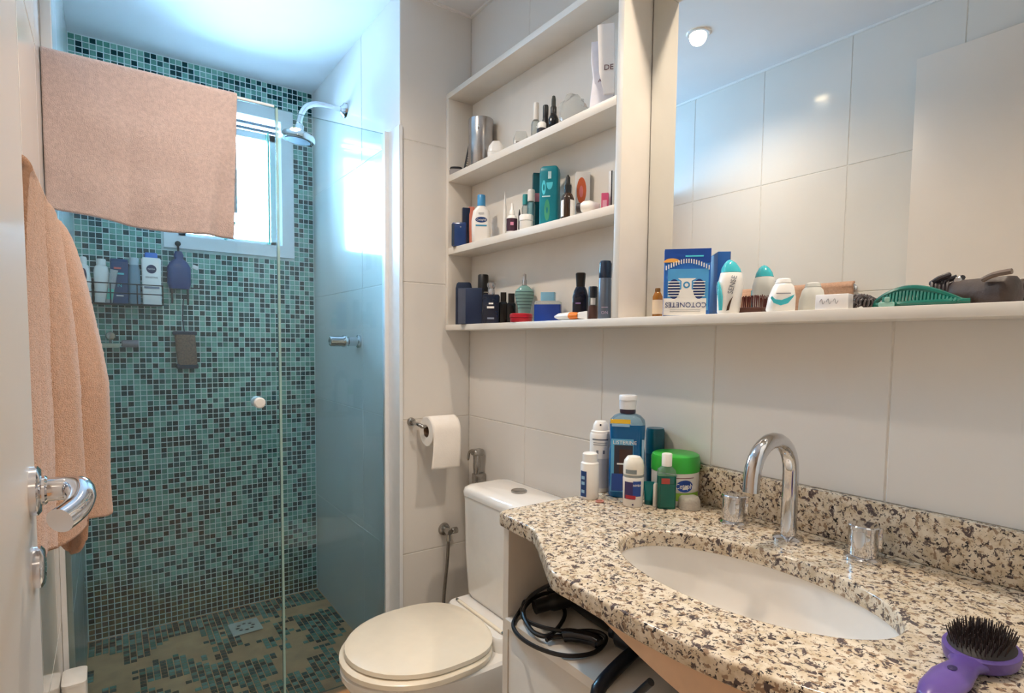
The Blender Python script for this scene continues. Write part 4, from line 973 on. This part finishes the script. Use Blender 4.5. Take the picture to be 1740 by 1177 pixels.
# --- mirror shelf
o, W, H = begin('amber_vial', 'small amber bottle with white label beside the blue cotton swab box', 'bottle', 1108, 1125, 490, 1.035, MIR)
r = W/2; P_lathe(o, 'body', [(r*.94, 0), (r, .002), (r, H*.72), (r*.6, H*.86), (r*.5, H*.88)], P('amber', (150, 96, 30), .12)); P_lathe(o, 'cap', cap_prof(r*.56, H*.88, H, .2), P('amber_cap', (120, 82, 36)))
arc_patch(o, 'label_patch', r, 1.4, H*.12, H*.60, P('cream_label', (226, 206, 176)))
o, W, H = begin('swab_box', 'blue and white cotton swab box standing upside down by the mirror', 'box', 1126, 1204, 425, 1.010, MIR, R(4))
D = .026
carton(o, W, D, H, P('swab_blue', (32, 104, 190), .4))
yf = -D/2-.0002
flat_patch(o, 'dark_band', -W*.5, W*.5, H*.80, H, yf, P('swab_deep', (20, 72, 158), .4)); flat_patch(o, 'mid_panel', -W*.42, W*.46, H*.08, H*.70, yf, P('swab_light', (80, 160, 218), .4))
flat_patch(o, 'white_foot', -W*.5, W*.42, .001, H*.26, yf-.0002, wht)
obj('white_shape', MB().add([(x*W, yf-.0009, z*H) for x, z in ((-.40, .20), (.38, .20), (.20, .34), (.10, .40), (.10, .52), (.20, .56), (-.20, .56), (-.12, .52), (-.12, .40), (-.22, .34))], [(0, 1, 2, 3, 8, 9), (3, 4, 7, 8), (4, 5, 6, 7)]), wht, o, smooth=0)
for s in (-1, 1):
    disc(o, 'swab_fan', s*W*.27-W*.01, H*.40, W*.13, H*.15, yf-.0010, P('swab_navy', (30, 56, 120), .4))
    for i in range(6): flat_patch(o, 'swab', min(s*W*.14, s*W*.40)-W*.01, max(s*W*.14, s*W*.40)-W*.01, H*(.29+i*.042), H*(.305+i*.042), yf-.0012, wht)
disc(o, 'round_badge', -W*.01, H*.46, W*.075, W*.075, yf-.0012, P('badge_blue', (70, 150, 200))); disc(o, 'badge_heart', -W*.01, H*.46, W*.04, W*.04, yf-.0016, wht)
disc(o, 'orange_arc', -W*.34, H*.80, W*.18, H*.06, yf-.0014, P('arc_orange', (240, 176, 90)), 0, PI)
for i in range(18):
    x = -.46+.92*i/17; z = .72+.10*math.sin(PI*i/17); flat_patch(o, 'swab', W*x-W*.012, W*x+W*.012, H*(z-.035), H*(z+.030), yf-.0014, wht)
text('COTONETES', W*.155, P('swab_navy', (30, 56, 120), .4), o, (-W*.02, yf-.0010, H*.165), (PI/2, PI, 0), ext=.0004)
for z in (.085, .06): flat_patch(o, 'print_line', -W*.36, W*.30, H*z, H*(z+.006), yf-.0006, P('grey_print', (150, 150, 155)))
text('Cotton', W*.10, wht, o, (W*.05, yf-.0010, H*.90), (PI/2, PI, 0)) if False else flat_patch(o, 'print_line', -W*.05, W*.34, H*.88, H*.90, yf-.0004, P('ice_print', (90, 214, 235)))
o, W, H = begin('aqua_cap_lotion', 'white curved lotion bottle with glossy aqua cap in front of the mirror', 'bottle', 1217, 1261, 442, 1.006, MIR, R(6))
obj('body', MB().rloft([(0, W*.40, .016, .013, -.002), (.004, W*.44, .018, .015, -.002), (H*.30, W*.47, .020, .017, -.001), (H*.58, W*.49, .021, .018, .001), (H*.74, W*.42, .018, .016, .001), (H*.76, W*.40, .016, .015, .001)]), wht, o)
obj('cap', MB().rloft([(H*.762, W*.40, .017, .015, .001), (H*.84, W*.36, .015, .013, 0), (H*.94, W*.22, .010, .009, -.001), (H*.985, W*.10, .005, .0045, -.002), (H, W*.02, .001, .001, -.002)]), P('cap_aqua', (70, 190, 205), .12), o)
obj('side_swoosh', MB().rloft([(H*.06, W*.10, .0165, .010, -W*.33), (H*.30, W*.11, .0190, .012, -W*.37), (H*.52, W*.05, .0180, .010, -W*.455), (H*.60, W*.01, .010, .008, -W*.49)]), P('cap_aqua', (70, 190, 205), .12), o)
obj('dark_swoosh', MB().add([(x*W, -.0214, z*H) for x, z in ((-.16, .05), (-.06, .06), (.00, .20), (.08, .32), (-.06, .22), (-.14, .12))], [(0, 1, 2, 3, 4, 5)]), P('swoosh_brown', (70, 44, 34)), o, smooth=0)
text('SENSE', W*.28, P('print_grey', (120, 124, 136), .5), o, (W*.04, -.0222, H*.52), (PI/2, R(-78), 0))
o, W, H = begin('red_brush_head', 'dark red bristle brush lying behind the aqua capped lotion', 'brush', 1258, 1302, 502, 1.030, MIR, R(-25))
mr = mat('maroon', (86, 26, 22), .5)
obj('head', MB().bbox((-W*.52, -.016, 0), (W*.52, .016, H*.34), .004), mat('brush_wood', (74, 40, 30), .4), o)
bb = MB()
for i in range(13):
    for j in range(4):
        x = -W*.46+W*.92*i/12; y = -.012+.008*j; bb.tube([(x, y, H*.3), (x+random.uniform(-.001, .001), y, H*random.uniform(.9, 1.0))], .0009, 5)
obj('bristles', bb, mr, o)['kind'] = 'stuff'
o, W, H = begin('white_squeeze_bottle', 'white squat bottle with aqua wave print lying on the mirror shelf', 'bottle', 1299, 1352, 474, 1.010, MIR, R(8))
obj('body', MB().rloft([(0, W*.42, .018, .014), (.004, W*.47, .020, .016), (H*.45, W*.44, .021, .018, .002), (H*.76, W*.34, .018, .016, .004), (H*.86, W*.26, .013, .012, .004)]), wht, o)
obj('cap', MB().rloft([(H*.862, W*.27, .014, .012, .004), (H*.97, W*.24, .012, .011, .004), (H, W*.18, .009, .008, .004)]), wht, o)
obj('wave_print', MB().add([(x*W, -.0216, z*H) for x, z in ((-.38, .40), (-.28, .26), (-.05, .18), (.18, .24), (.34, .42), (.38, .50), (.16, .40), (-.02, .34), (-.22, .36), (-.34, .46))], [(0, 1, 8, 9), (1, 2, 7, 8), (2, 3, 6, 7), (3, 4, 5, 6)]), P('cap_aqua', (70, 190, 205), .12), o, smooth=0)
flat_patch(o, 'print_line', -W*.2, W*.26, H*.52, H*.55, -.0206, P('grey_print', (150, 150, 155)))
o, W, H = begin('note_box', 'white flat box with faint handwriting on the mirror shelf', 'box', 1387, 1446, 501, .992, MIR, R(-18))
carton(o, W, .024, H, paper); 
for i in range(3): obj('pen_mark', MB().tube(smooth_path([(-W*.36+W*.2*i, -.0122, H*.5), (-W*.30+W*.2*i, -.0122, H*.7), (-W*.26+W*.2*i, -.0122, H*.35), (-W*.20+W*.2*i, -.0122, H*.55)], 3), .0004, 5), P('grey_print', (150, 150, 155)), o)
coil_m = mat('smoky_coil', (88, 80, 80), .25)
for (l, r_, t_, X_, tu, lab) in ((1424, 1462, 488, 1.025, 0, 'smoky spiral hair tie leaning beside the white flat box'), (1452, 1488, 494, 1.000, 40, 'smoky spiral hair tie touching the green comb')):
    o, W, H = begin('spiral_hair_tie', lab, 'hair tie', l, r_, t_, X_, MIR, R(tu)); o['group'] = 'spiral hair ties'
    pts_ = []
    for i in range(180):
        a = 2*PI*i/180; k = a*15; rr = W*.40+.0055*math.cos(k)
        pts_.append((rr*math.cos(a), rr*math.sin(a)*.55, .0072+.0055*math.sin(k)+(H*.35)*(1+math.sin(a))*.5))
    obj('coil', MB().tube(pts_, .0017, 6, closed=True), coil_m, o)
# green comb
a, b_ = Vector((1.004, Yat(1484, 1.004, MIR), MIR)), Vector((1.004, Yat(1648, 1.004, MIR), MIR)); L_ = (b_-a).length
o = thing('green_comb', 'arched teal green banana comb with fine teeth on the mirror shelf', 'comb', (a+b_)/2+Vector((0, 0, e_)), -PI/2)
cg = mat('comb_green', (20, 104, 90), .25)
sp_ = []; rr_ = []
for i in range(25):
    t_ = i/24; sp_.append((-L_/2+L_*t_, 0, .006+.022*math.sin(PI*min(1, t_*1.08)**.8) if t_ < .92 else .006)); rr_.append(.0030+.0022*math.sin(PI*t_))
obj('spine', MB().tube(sp_, rr_, 8), cg, o)
obj('lower_bow', MB().tube([(-L_/2, 0, .005), (-L_*.3, -.010, .0045), (0, -.014, .0045), (L_*.3, -.010, .0045), (L_/2, 0, .005)], .004, 8), cg, o)
for i in range(22):
    t_ = .12+.78*i/21; k = t_*24; q = Vector(sp_[int(k)]).lerp(Vector(sp_[min(24, int(k)+1)]), k-int(k))
    obj('tooth', MB().tube([q, (q.x+.003, -.012, .004)], [.0026, .0020], 5), cg, o)
o, W, H = begin('mini_clip', 'tiny clear green hair clip under the comb on the mirror shelf', 'hair clip', 1492, 1520, 505, .985, MIR)
obj('bar', MB().bbox((-W*.5, -.004, 0), (W*.5, .004, H*.5), .002), P('clip_mint', (150, 196, 184), .2), o); obj('spring', MB().bbox((-W*.15, -.005, H*.5), (W*.2, .005, H), .002), P('clip_mint', (150, 196, 184), .2), o)
# claw clip and brown pouch
o, W, H = begin('claw_clip', 'dark grey claw hair clip standing behind the green comb', 'hair clip', 1578, 1616, 467, 1.040, MIR)
dg_ = mat('claw_grey', (54, 46, 50), .35)
for s in (-1, 1):
    cb = MB().tube(smooth_path([(-W*.45, s*.004, H*.72), (-W*.1, s*.012, H*.86), (W*.35, s*.006, H*.98)], 4), .004, 8)
    for i in range(5): cb.tube(smooth_path([(-W*.40+W*.17*i, s*.008, H*.78), (-W*.42+W*.17*i, s*.018, H*.4), (-W*.44+W*.17*i, s*.004, .002)], 3), .0022, 6)
    obj('jaw', cb, dg_, o)
o, W, H = begin('brown_pouch', 'dark brown soft case lying at the far end of the mirror shelf', 'case', 1614, 1726, 474, 1.030, MIR, R(-30))
pb = mat('brown_leather', (58, 44, 38), .5, var=.15, scale=40, bump=.3, bscale=90)
obj('body', MB().rloft([(0, W*.56, .020, .012), (H*.3, W*.60, .022, .014), (H*.8, W*.58, .018, .014), (H, W*.52, .010, .008)]), pb, o)
obj('strap', MB().tube(smooth_path([(W*.15, -.022, H*.9), (W*.35, -.024, H*1.05), (W*.62, -.022, H*1.12)], 4), .004, 8), mat('strap_brown', (104, 86, 74), .5), o)
obj('zip_pull', MB().lathe([(.004, -.002), (.006, 0), (.004, .002)], 12, axis='y', c=(-W*.40, -.010, H*1.0)), dull_chrome, o)

# ------------------------------------------------------------------ toiletries on the granite
def gspot(name, label, cat, l, r, top, bot, turn=0, y=None):
    c = (l+r)/2; q = onZ(c, bot, CZ); k = (q-CAM).dot(FW); f = (c-PX)/F
    W = (r-l)*k/F/math.sqrt(1+f*f)
    # bottom pixel is the front of the base: push back by half a width
    d = Vector((q.x, q.y, 0)).normalized(); q = q+d*W*.42; q.z = CZ+e_
    k = (q-CAM).dot(FW); W = (r-l)*k/F/math.sqrt(1+f*f)
    lx = (1.0690 if q.y-W*.5 > .775 else 1.0490)-W*.51
    if q.x > lx: q = Vector((lx, lx*d.y/d.x, CZ+e_))
    t = ray(c, top); s = (q.xy.length)/(t.xy.length); H = CAM.z+t.z*s-CZ
    return thing(name, label, cat, q, facing(q, turn)), W, H
o, W, H = gspot('foot_powder', 'small white bottle with navy label stripe nearest the counter corner', 'bottle', 985.5, 1017, 769, 849)
r = W/2; P_lathe(o, 'body', [(r*.94, 0), (r, .002), (r, H*.72), (r*.97, H*.74), (r*.97, H*.78), (r*.80, H*.81)], wht); P_lathe(o, 'cap', cap_prof(r*.80, H*.815, H, .1), wht)
arc_patch(o, 'label_patch', r, .42, H*.06, H*.62, P('label_navy', (28, 62, 120)), cz=-.75)
for z in (.14, .32, .44): arc_patch(o, 'label_mark', r, .22, H*z, H*(z+.07), P('label_ice', (150, 190, 220)), cz=-.75, off=.001)
o, W, H = gspot('white_spray_can', 'tall white spray can with domed nozzle cap on the granite', 'spray can', 1000.5, 1036, 715, 836)
r = W/2; P_lathe(o, 'body', [(r*.96, 0), (r, .002), (r, H*.80), (r*.94, H*.83)], wht); P_lathe(o, 'cap', [(r*.90, H*.83), (r*.88, H*.86), (r*.74, H*.87), (r*.70, H*.95), (r*.5, H), (.0001, H)], wht)
arc_patch(o, 'print_line', r, .8, H*.74, H*.76, P('print_grey', (120, 124, 136), .5)); 
for z in (.70, .67): arc_patch(o, 'print_line', r, .7, H*z, H*(z+.010), P('grey_print', (150, 150, 155)))
arc_patch(o, 'grey_panel', r, 1.3, H*.06, H*.48, P('panel_silver', (198, 200, 206), .35)); oval_patch(o, 'nozzle_hole', .0022, .0022, -r*.72, H*.955, ink)
for a_ in (-.25, .35): arc_patch(o, 'round_mark', r, .10, H*.55, H*.60, P('print_grey', (120, 124, 136), .5), cz=a_)
o, W, H = gspot('mouthwash_bottle', 'large blue mouthwash bottle with clear white cap on the granite', 'bottle', 1032.5, 1094, 671, 848)
d_ = .026
bl_ = P('mouthwash_blue', (0, 92, 150), .06); cl_ = clear('bottle_clear', (206, 228, 238), .03, 1.45, .25, (170, 205, 225))
obj('liquid', MB().rloft([(0, W*.44, d_*.9, .016), (.005, W*.49, d_, .018), (H*.44, W*.49, d_, .018), (H*.52, W*.46, d_*.95, .018), (H*.60, W*.48, d_*.98, .018), (H*.715, W*.49, d_, .018)]), bl_, o)
obj('shoulder', MB().rloft([(H*.7155, W*.49, d_, .018), (H*.76, W*.47, d_*.95, .018), (H*.80, W*.36, d_*.8, .018), (H*.82, W*.22, .014, .013)]), cl_, o)
P_lathe(o, 'neck_band', [(W*.20, H*.82), (W*.22, H*.83), (W*.22, H*.855), (W*.20, H*.862)], P('neck_plum', (58, 44, 62), .3))
P_lathe(o, 'cap', [(W*.23, H*.863), (W*.24, H*.95), (W*.25, H*.952), (W*.25, H*.99), (W*.23, H), (.0001, H)], P('cap_milky', (226, 230, 236), .2))
flat_patch(o, 'label_patch', -W*.43, W*.18, H*.06, H*.58, -d_-.0006, P('label_sky', (90, 170, 214), .35)); flat_patch(o, 'label_panel', -W*.34, W*.16, H*.08, H*.52, -d_-.0012, P('label_dark', (40, 44, 60), .35))
flat_patch(o, 'brown_panel', -W*.20, W*.14, H*.24, H*.48, -d_-.0018, P('label_brown', (70, 42, 34), .35)); flat_patch(o, 'white_band', -W*.26, W*.16, H*.33, H*.345, -d_-.0022, wht)
flat_patch(o, 'royal_panel', -W*.40, -W*.10, H*.07, H*.24, -d_-.0020, royal)
text('LISTERINE', W*.145, wht, o, (-W*.06, -d_-.0020, H*.545))
flat_patch(o, 'yellow_sticker', -W*.46, W*.08, H*.73, H*.77, -d_+.0005, P('sticker_yellow', (236, 190, 50))); flat_patch(o, 'sticker_dark', -W*.42, W*.06, H*.70, H*.728, -d_-.0006, P('label_ice', (150, 190, 220)))
flat_patch(o, 'side_label', W*.40, W*.46, H*.30, H*.58, -d_-.0002, P('label_ice', (150, 190, 220)))
o, W, H = gspot('roll_on_deodorant', 'white roll-on deodorant with dome cap and blue red label', 'deodorant', 1057, 1093, 773, 862)
r = W/2; P_lathe(o, 'body', [(r*.90, 0), (r*.94, .002), (r, H*.55), (r*.97, H*.58)], wht); P_lathe(o, 'collar', [(r*.96, H*.58), (r*.96, H*.63)], P('collar_grey', (150, 158, 158)))
P_lathe(o, 'cap', [(r*.98, H*.632), (r*.98, H*.80), (r*.90, H*.90), (r*.62, H*.975), (.0001, H)], P('dome_white', (238, 234, 222), .25))
arc_patch(o, 'label_patch', r*.985, .55, H*.16, H*.50, P('label_plum', (52, 40, 96)), cz=-.35); arc_patch(o, 'label_patch', r*.985, .40, H*.22, H*.52, royal, cz=.38, off=.0008); arc_patch(o, 'red_band', r*.97, .5, H*.17, H*.24, P('label_red', (176, 44, 60)), cz=-.25, off=.0012)
text('NIVEA', W*.14, wht, o, (r*.36, -r-.0002, H*.44), (PI/2, 0, R(20))); arc_patch(o, 'grey_label', r*.98, .55, H*.66, H*.74, P('label_grey', (130, 140, 142)), cz=-.25)
oval_patch(o, 'dot_mark', .0018, .0018, -r-.0004, H*.06, P('label_plum', (52, 40, 96)))
o, W, H = gspot('teal_spray_can', 'tall dark teal spray can behind the mouthwash and green jar', 'spray can', 1095, 1127, 727, 832)
r = W/2; P_lathe(o, 'body', [(r*.96, 0), (r, .002), (r, H*.60)], P('can_teal', (8, 76, 96), .25)); P_lathe(o, 'cap', [(r*.99, H*.603), (r*.99, H*.95), (r*.90, H), (.0001, H)], P('can_cap_teal', (10, 88, 110), .25))
o, W, H = gspot('teal_tube', 'teal toothpaste tube standing between the roll-on and green mouthwash', 'tube', 1093, 1111, 818, 858)
obj('body', MB().rloft([(.010, W*.42, .010, .009), (H*.9, W*.5, .003, .002), (H, W*.5, .0015, .001)]), P('tube_teal', (0, 116, 120), .3), o); P_lathe(o, 'cap', [(W*.40, 0), (W*.42, .010), (.0001, .0102)], P('tube_cap', (0, 92, 96), .3))
o, W, H = gspot('white_stick', 'slim white stick beside the small green mouthwash', 'stick', 1109, 1117, 821, 861)
P_lathe(o, 'body', [(W*.5, 0), (W*.5, H*.92), (W*.3, H), (.0001, H)], wht, 12)
o, W, H = gspot('green_mouthwash', 'small square green mouthwash bottle with white cap on the granite', 'bottle', 1114, 1148, 770, 866, R(10))
obj('liquid', MB().rloft([(0, W*.44, W*.28, .005), (.003, W*.47, W*.30, .006), (H*.60, W*.47, W*.30, .006)]), P('mint_liquid', (0, 92, 78), .06), o)
obj('shoulder', MB().rloft([(H*.6005, W*.47, W*.30, .006), (H*.70, W*.44, W*.28, .006), (H*.77, W*.22, W*.20, .006)]), clear('bottle_clear_green', (214, 232, 226), .03, 1.45, .2, (180, 214, 200)), o)
P_lathe(o, 'cap', cap_prof(W*.26, H*.772, H, .06), wht); flat_patch(o, 'red_label', -W*.30, W*.12, H*.46, H*.56, -W*.30-.0004, P('label_rust', (176, 70, 60)))
flat_patch(o, 'label_panel', -W*.32, W*.38, H*.04, H*.45, -W*.30-.0004, P('label_green', (10, 100, 88), .3))
o, W, H = gspot('cream_jar', 'wide white cream jar with bright green lid and blue oval logo', 'jar', 1107, 1185, 769, 843)
r = W/2; P_lathe(o, 'body', [(r*.92, 0), (r*.96, .003), (r*.98, H*.66)], wht, 36); P_lathe(o, 'lid', [(r, H*.665), (r*1.0, H*.92), (r*.96, H*.98), (r*.88, H), (.0001, H)], P('lid_green', (54, 176, 60), .3), 36)
arc_patch(o, 'green_band', r*.972, .95, H*.12, H*.28, P('band_green', (140, 190, 60), .35), cz=.30); 
b = MB(); n = 24; vs = []
for i in range(n):
    a_ = 2*PI*i/n; t_ = -PI/2+.42+.36*math.cos(a_); vs.append(((r*.98+.0012)*math.cos(t_), (r*.98+.0012)*math.sin(t_), H*.42+H*.12*math.sin(a_)))
obj('oval_logo', b.add(vs, [tuple(range(n))]), P('logo_blue2', (28, 72, 160)), o, smooth=0)
text('Cetaphil', W*.15, wht, o, (math.sin(.42)*(r+.0015), -math.cos(.42)*(r+.0015), H*.42), (PI/2, 0, .42), sx=.85)
arc_patch(o, 'print_line', r*.98, .5, H*.57, H*.585, P('print_maroon', (130, 80, 90)), cz=.35)
o, W, H = gspot('frosted_cap', 'frosted clear plastic cap lying in front of the green lidded jar', 'cap', 1149, 1192, 842, 868)
P_lathe(o, 'shell', [(W*.44, 0), (W*.44, H*.66), (W*.38, H*.92), (W*.30, H), (.0001, H)], clear('frosted_cap', (232, 226, 216), .3, 1.4, .5, (226, 220, 210)), 24)
P_lathe(o, 'rim', [(W*.455, 0), (W*.455, H*.10), (W*.441, H*.11)], clear('frosted_cap', (232, 226, 216), .3, 1.4, .5, (226, 220, 210)), 24)
q = onZ(1019, 853, CZ)
o = thing('soap_ring', 'small rosy plastic ring lying beside the white can', 'ring', q+Vector((0, 0, e_)))
obj('band', MB().tube([(.009*math.cos(i*PI/10), .007*math.sin(i*PI/10), .002) for i in range(20)], .0018, 6, closed=True), P('rosy', (190, 130, 120)), o)

# ------------------------------------------------------------------ purple paddle brush
hc = onZ(1668, 1092, .875); hn = onZ(1588, 1168, .872)
ax = (Vector((hc.x, hc.y, 0))-Vector((hn.x, hn.y, 0))); ang = math.atan2(ax.y, ax.x)
o = thing('hair_brush', 'purple paddle hair brush with dark bristles lying on the granite counter', 'hair brush', (hc.x, hc.y, CZ+e_), ang)
pu = mat('purple_plastic', (96, 74, 150), .3, var=.05)
hl, hw = .046, .034
def ellp(a, b, z, dx=0, n=32): return [(dx+a*math.cos(2*PI*i/n), b*math.sin(2*PI*i/n), z) for i in range(n)]
obj('paddle', MB().rings([ellp(hl*.82, hw*.80, 0), ellp(hl*.96, hw*.96, .004), ellp(hl, hw, .010), ellp(hl, hw, .016), ellp(hl*.93, hw*.92, .018)]), pu, o)
obj('cushion', MB().rings([ellp(hl*.90, hw*.88, .0182), ellp(hl*.80, hw*.78, .022), ellp(hl*.45, hw*.45, .0245)]), mat('cushion_dark', (34, 26, 26), .6), o)
obj('handle', MB().rings([[(x, w_*math.cos(t_*2*PI/16), z_+h_*math.sin(t_*2*PI/16)) for t_ in range(16)] for x, w_, z_, h_ in ((-hl*.88, .018, .010, .008), (-hl*1.15, .013, .010, .008), (-hl*1.5, .015, .0105, .009), (-hl*2.0, .018, .011, .010), (-hl*2.8, .016, .011, .010), (-hl*3.3, .010, .011, .008), (-hl*3.4, .003, .011, .004))]), pu, o)
obj('hole_mark', MB().rings([ellp(.006, .004, .0215, -hl*1.95), ellp(.005, .003, .0219, -hl*1.95)]), mat('brush_hole', (46, 34, 84), .4), o)
bb = MB()
for i in range(19):
    for j in range(15):
        u_, v_ = (i/18*2-1), (j/14*2-1)
        if u_*u_+v_*v_ > .98: continue
        x, y = u_*hl*.84, v_*hw*.82
        bb.tube([(x, y, .020), (x*1.12+random.uniform(-.0012, .0012), y*1.14+random.uniform(-.0012, .0012), .038-.004*(u_*u_+v_*v_))], [.00075, .0005], 4)
obj('bristles', bb, mat('bristle_dark', (44, 30, 28), .5), o)['kind'] = 'stuff'
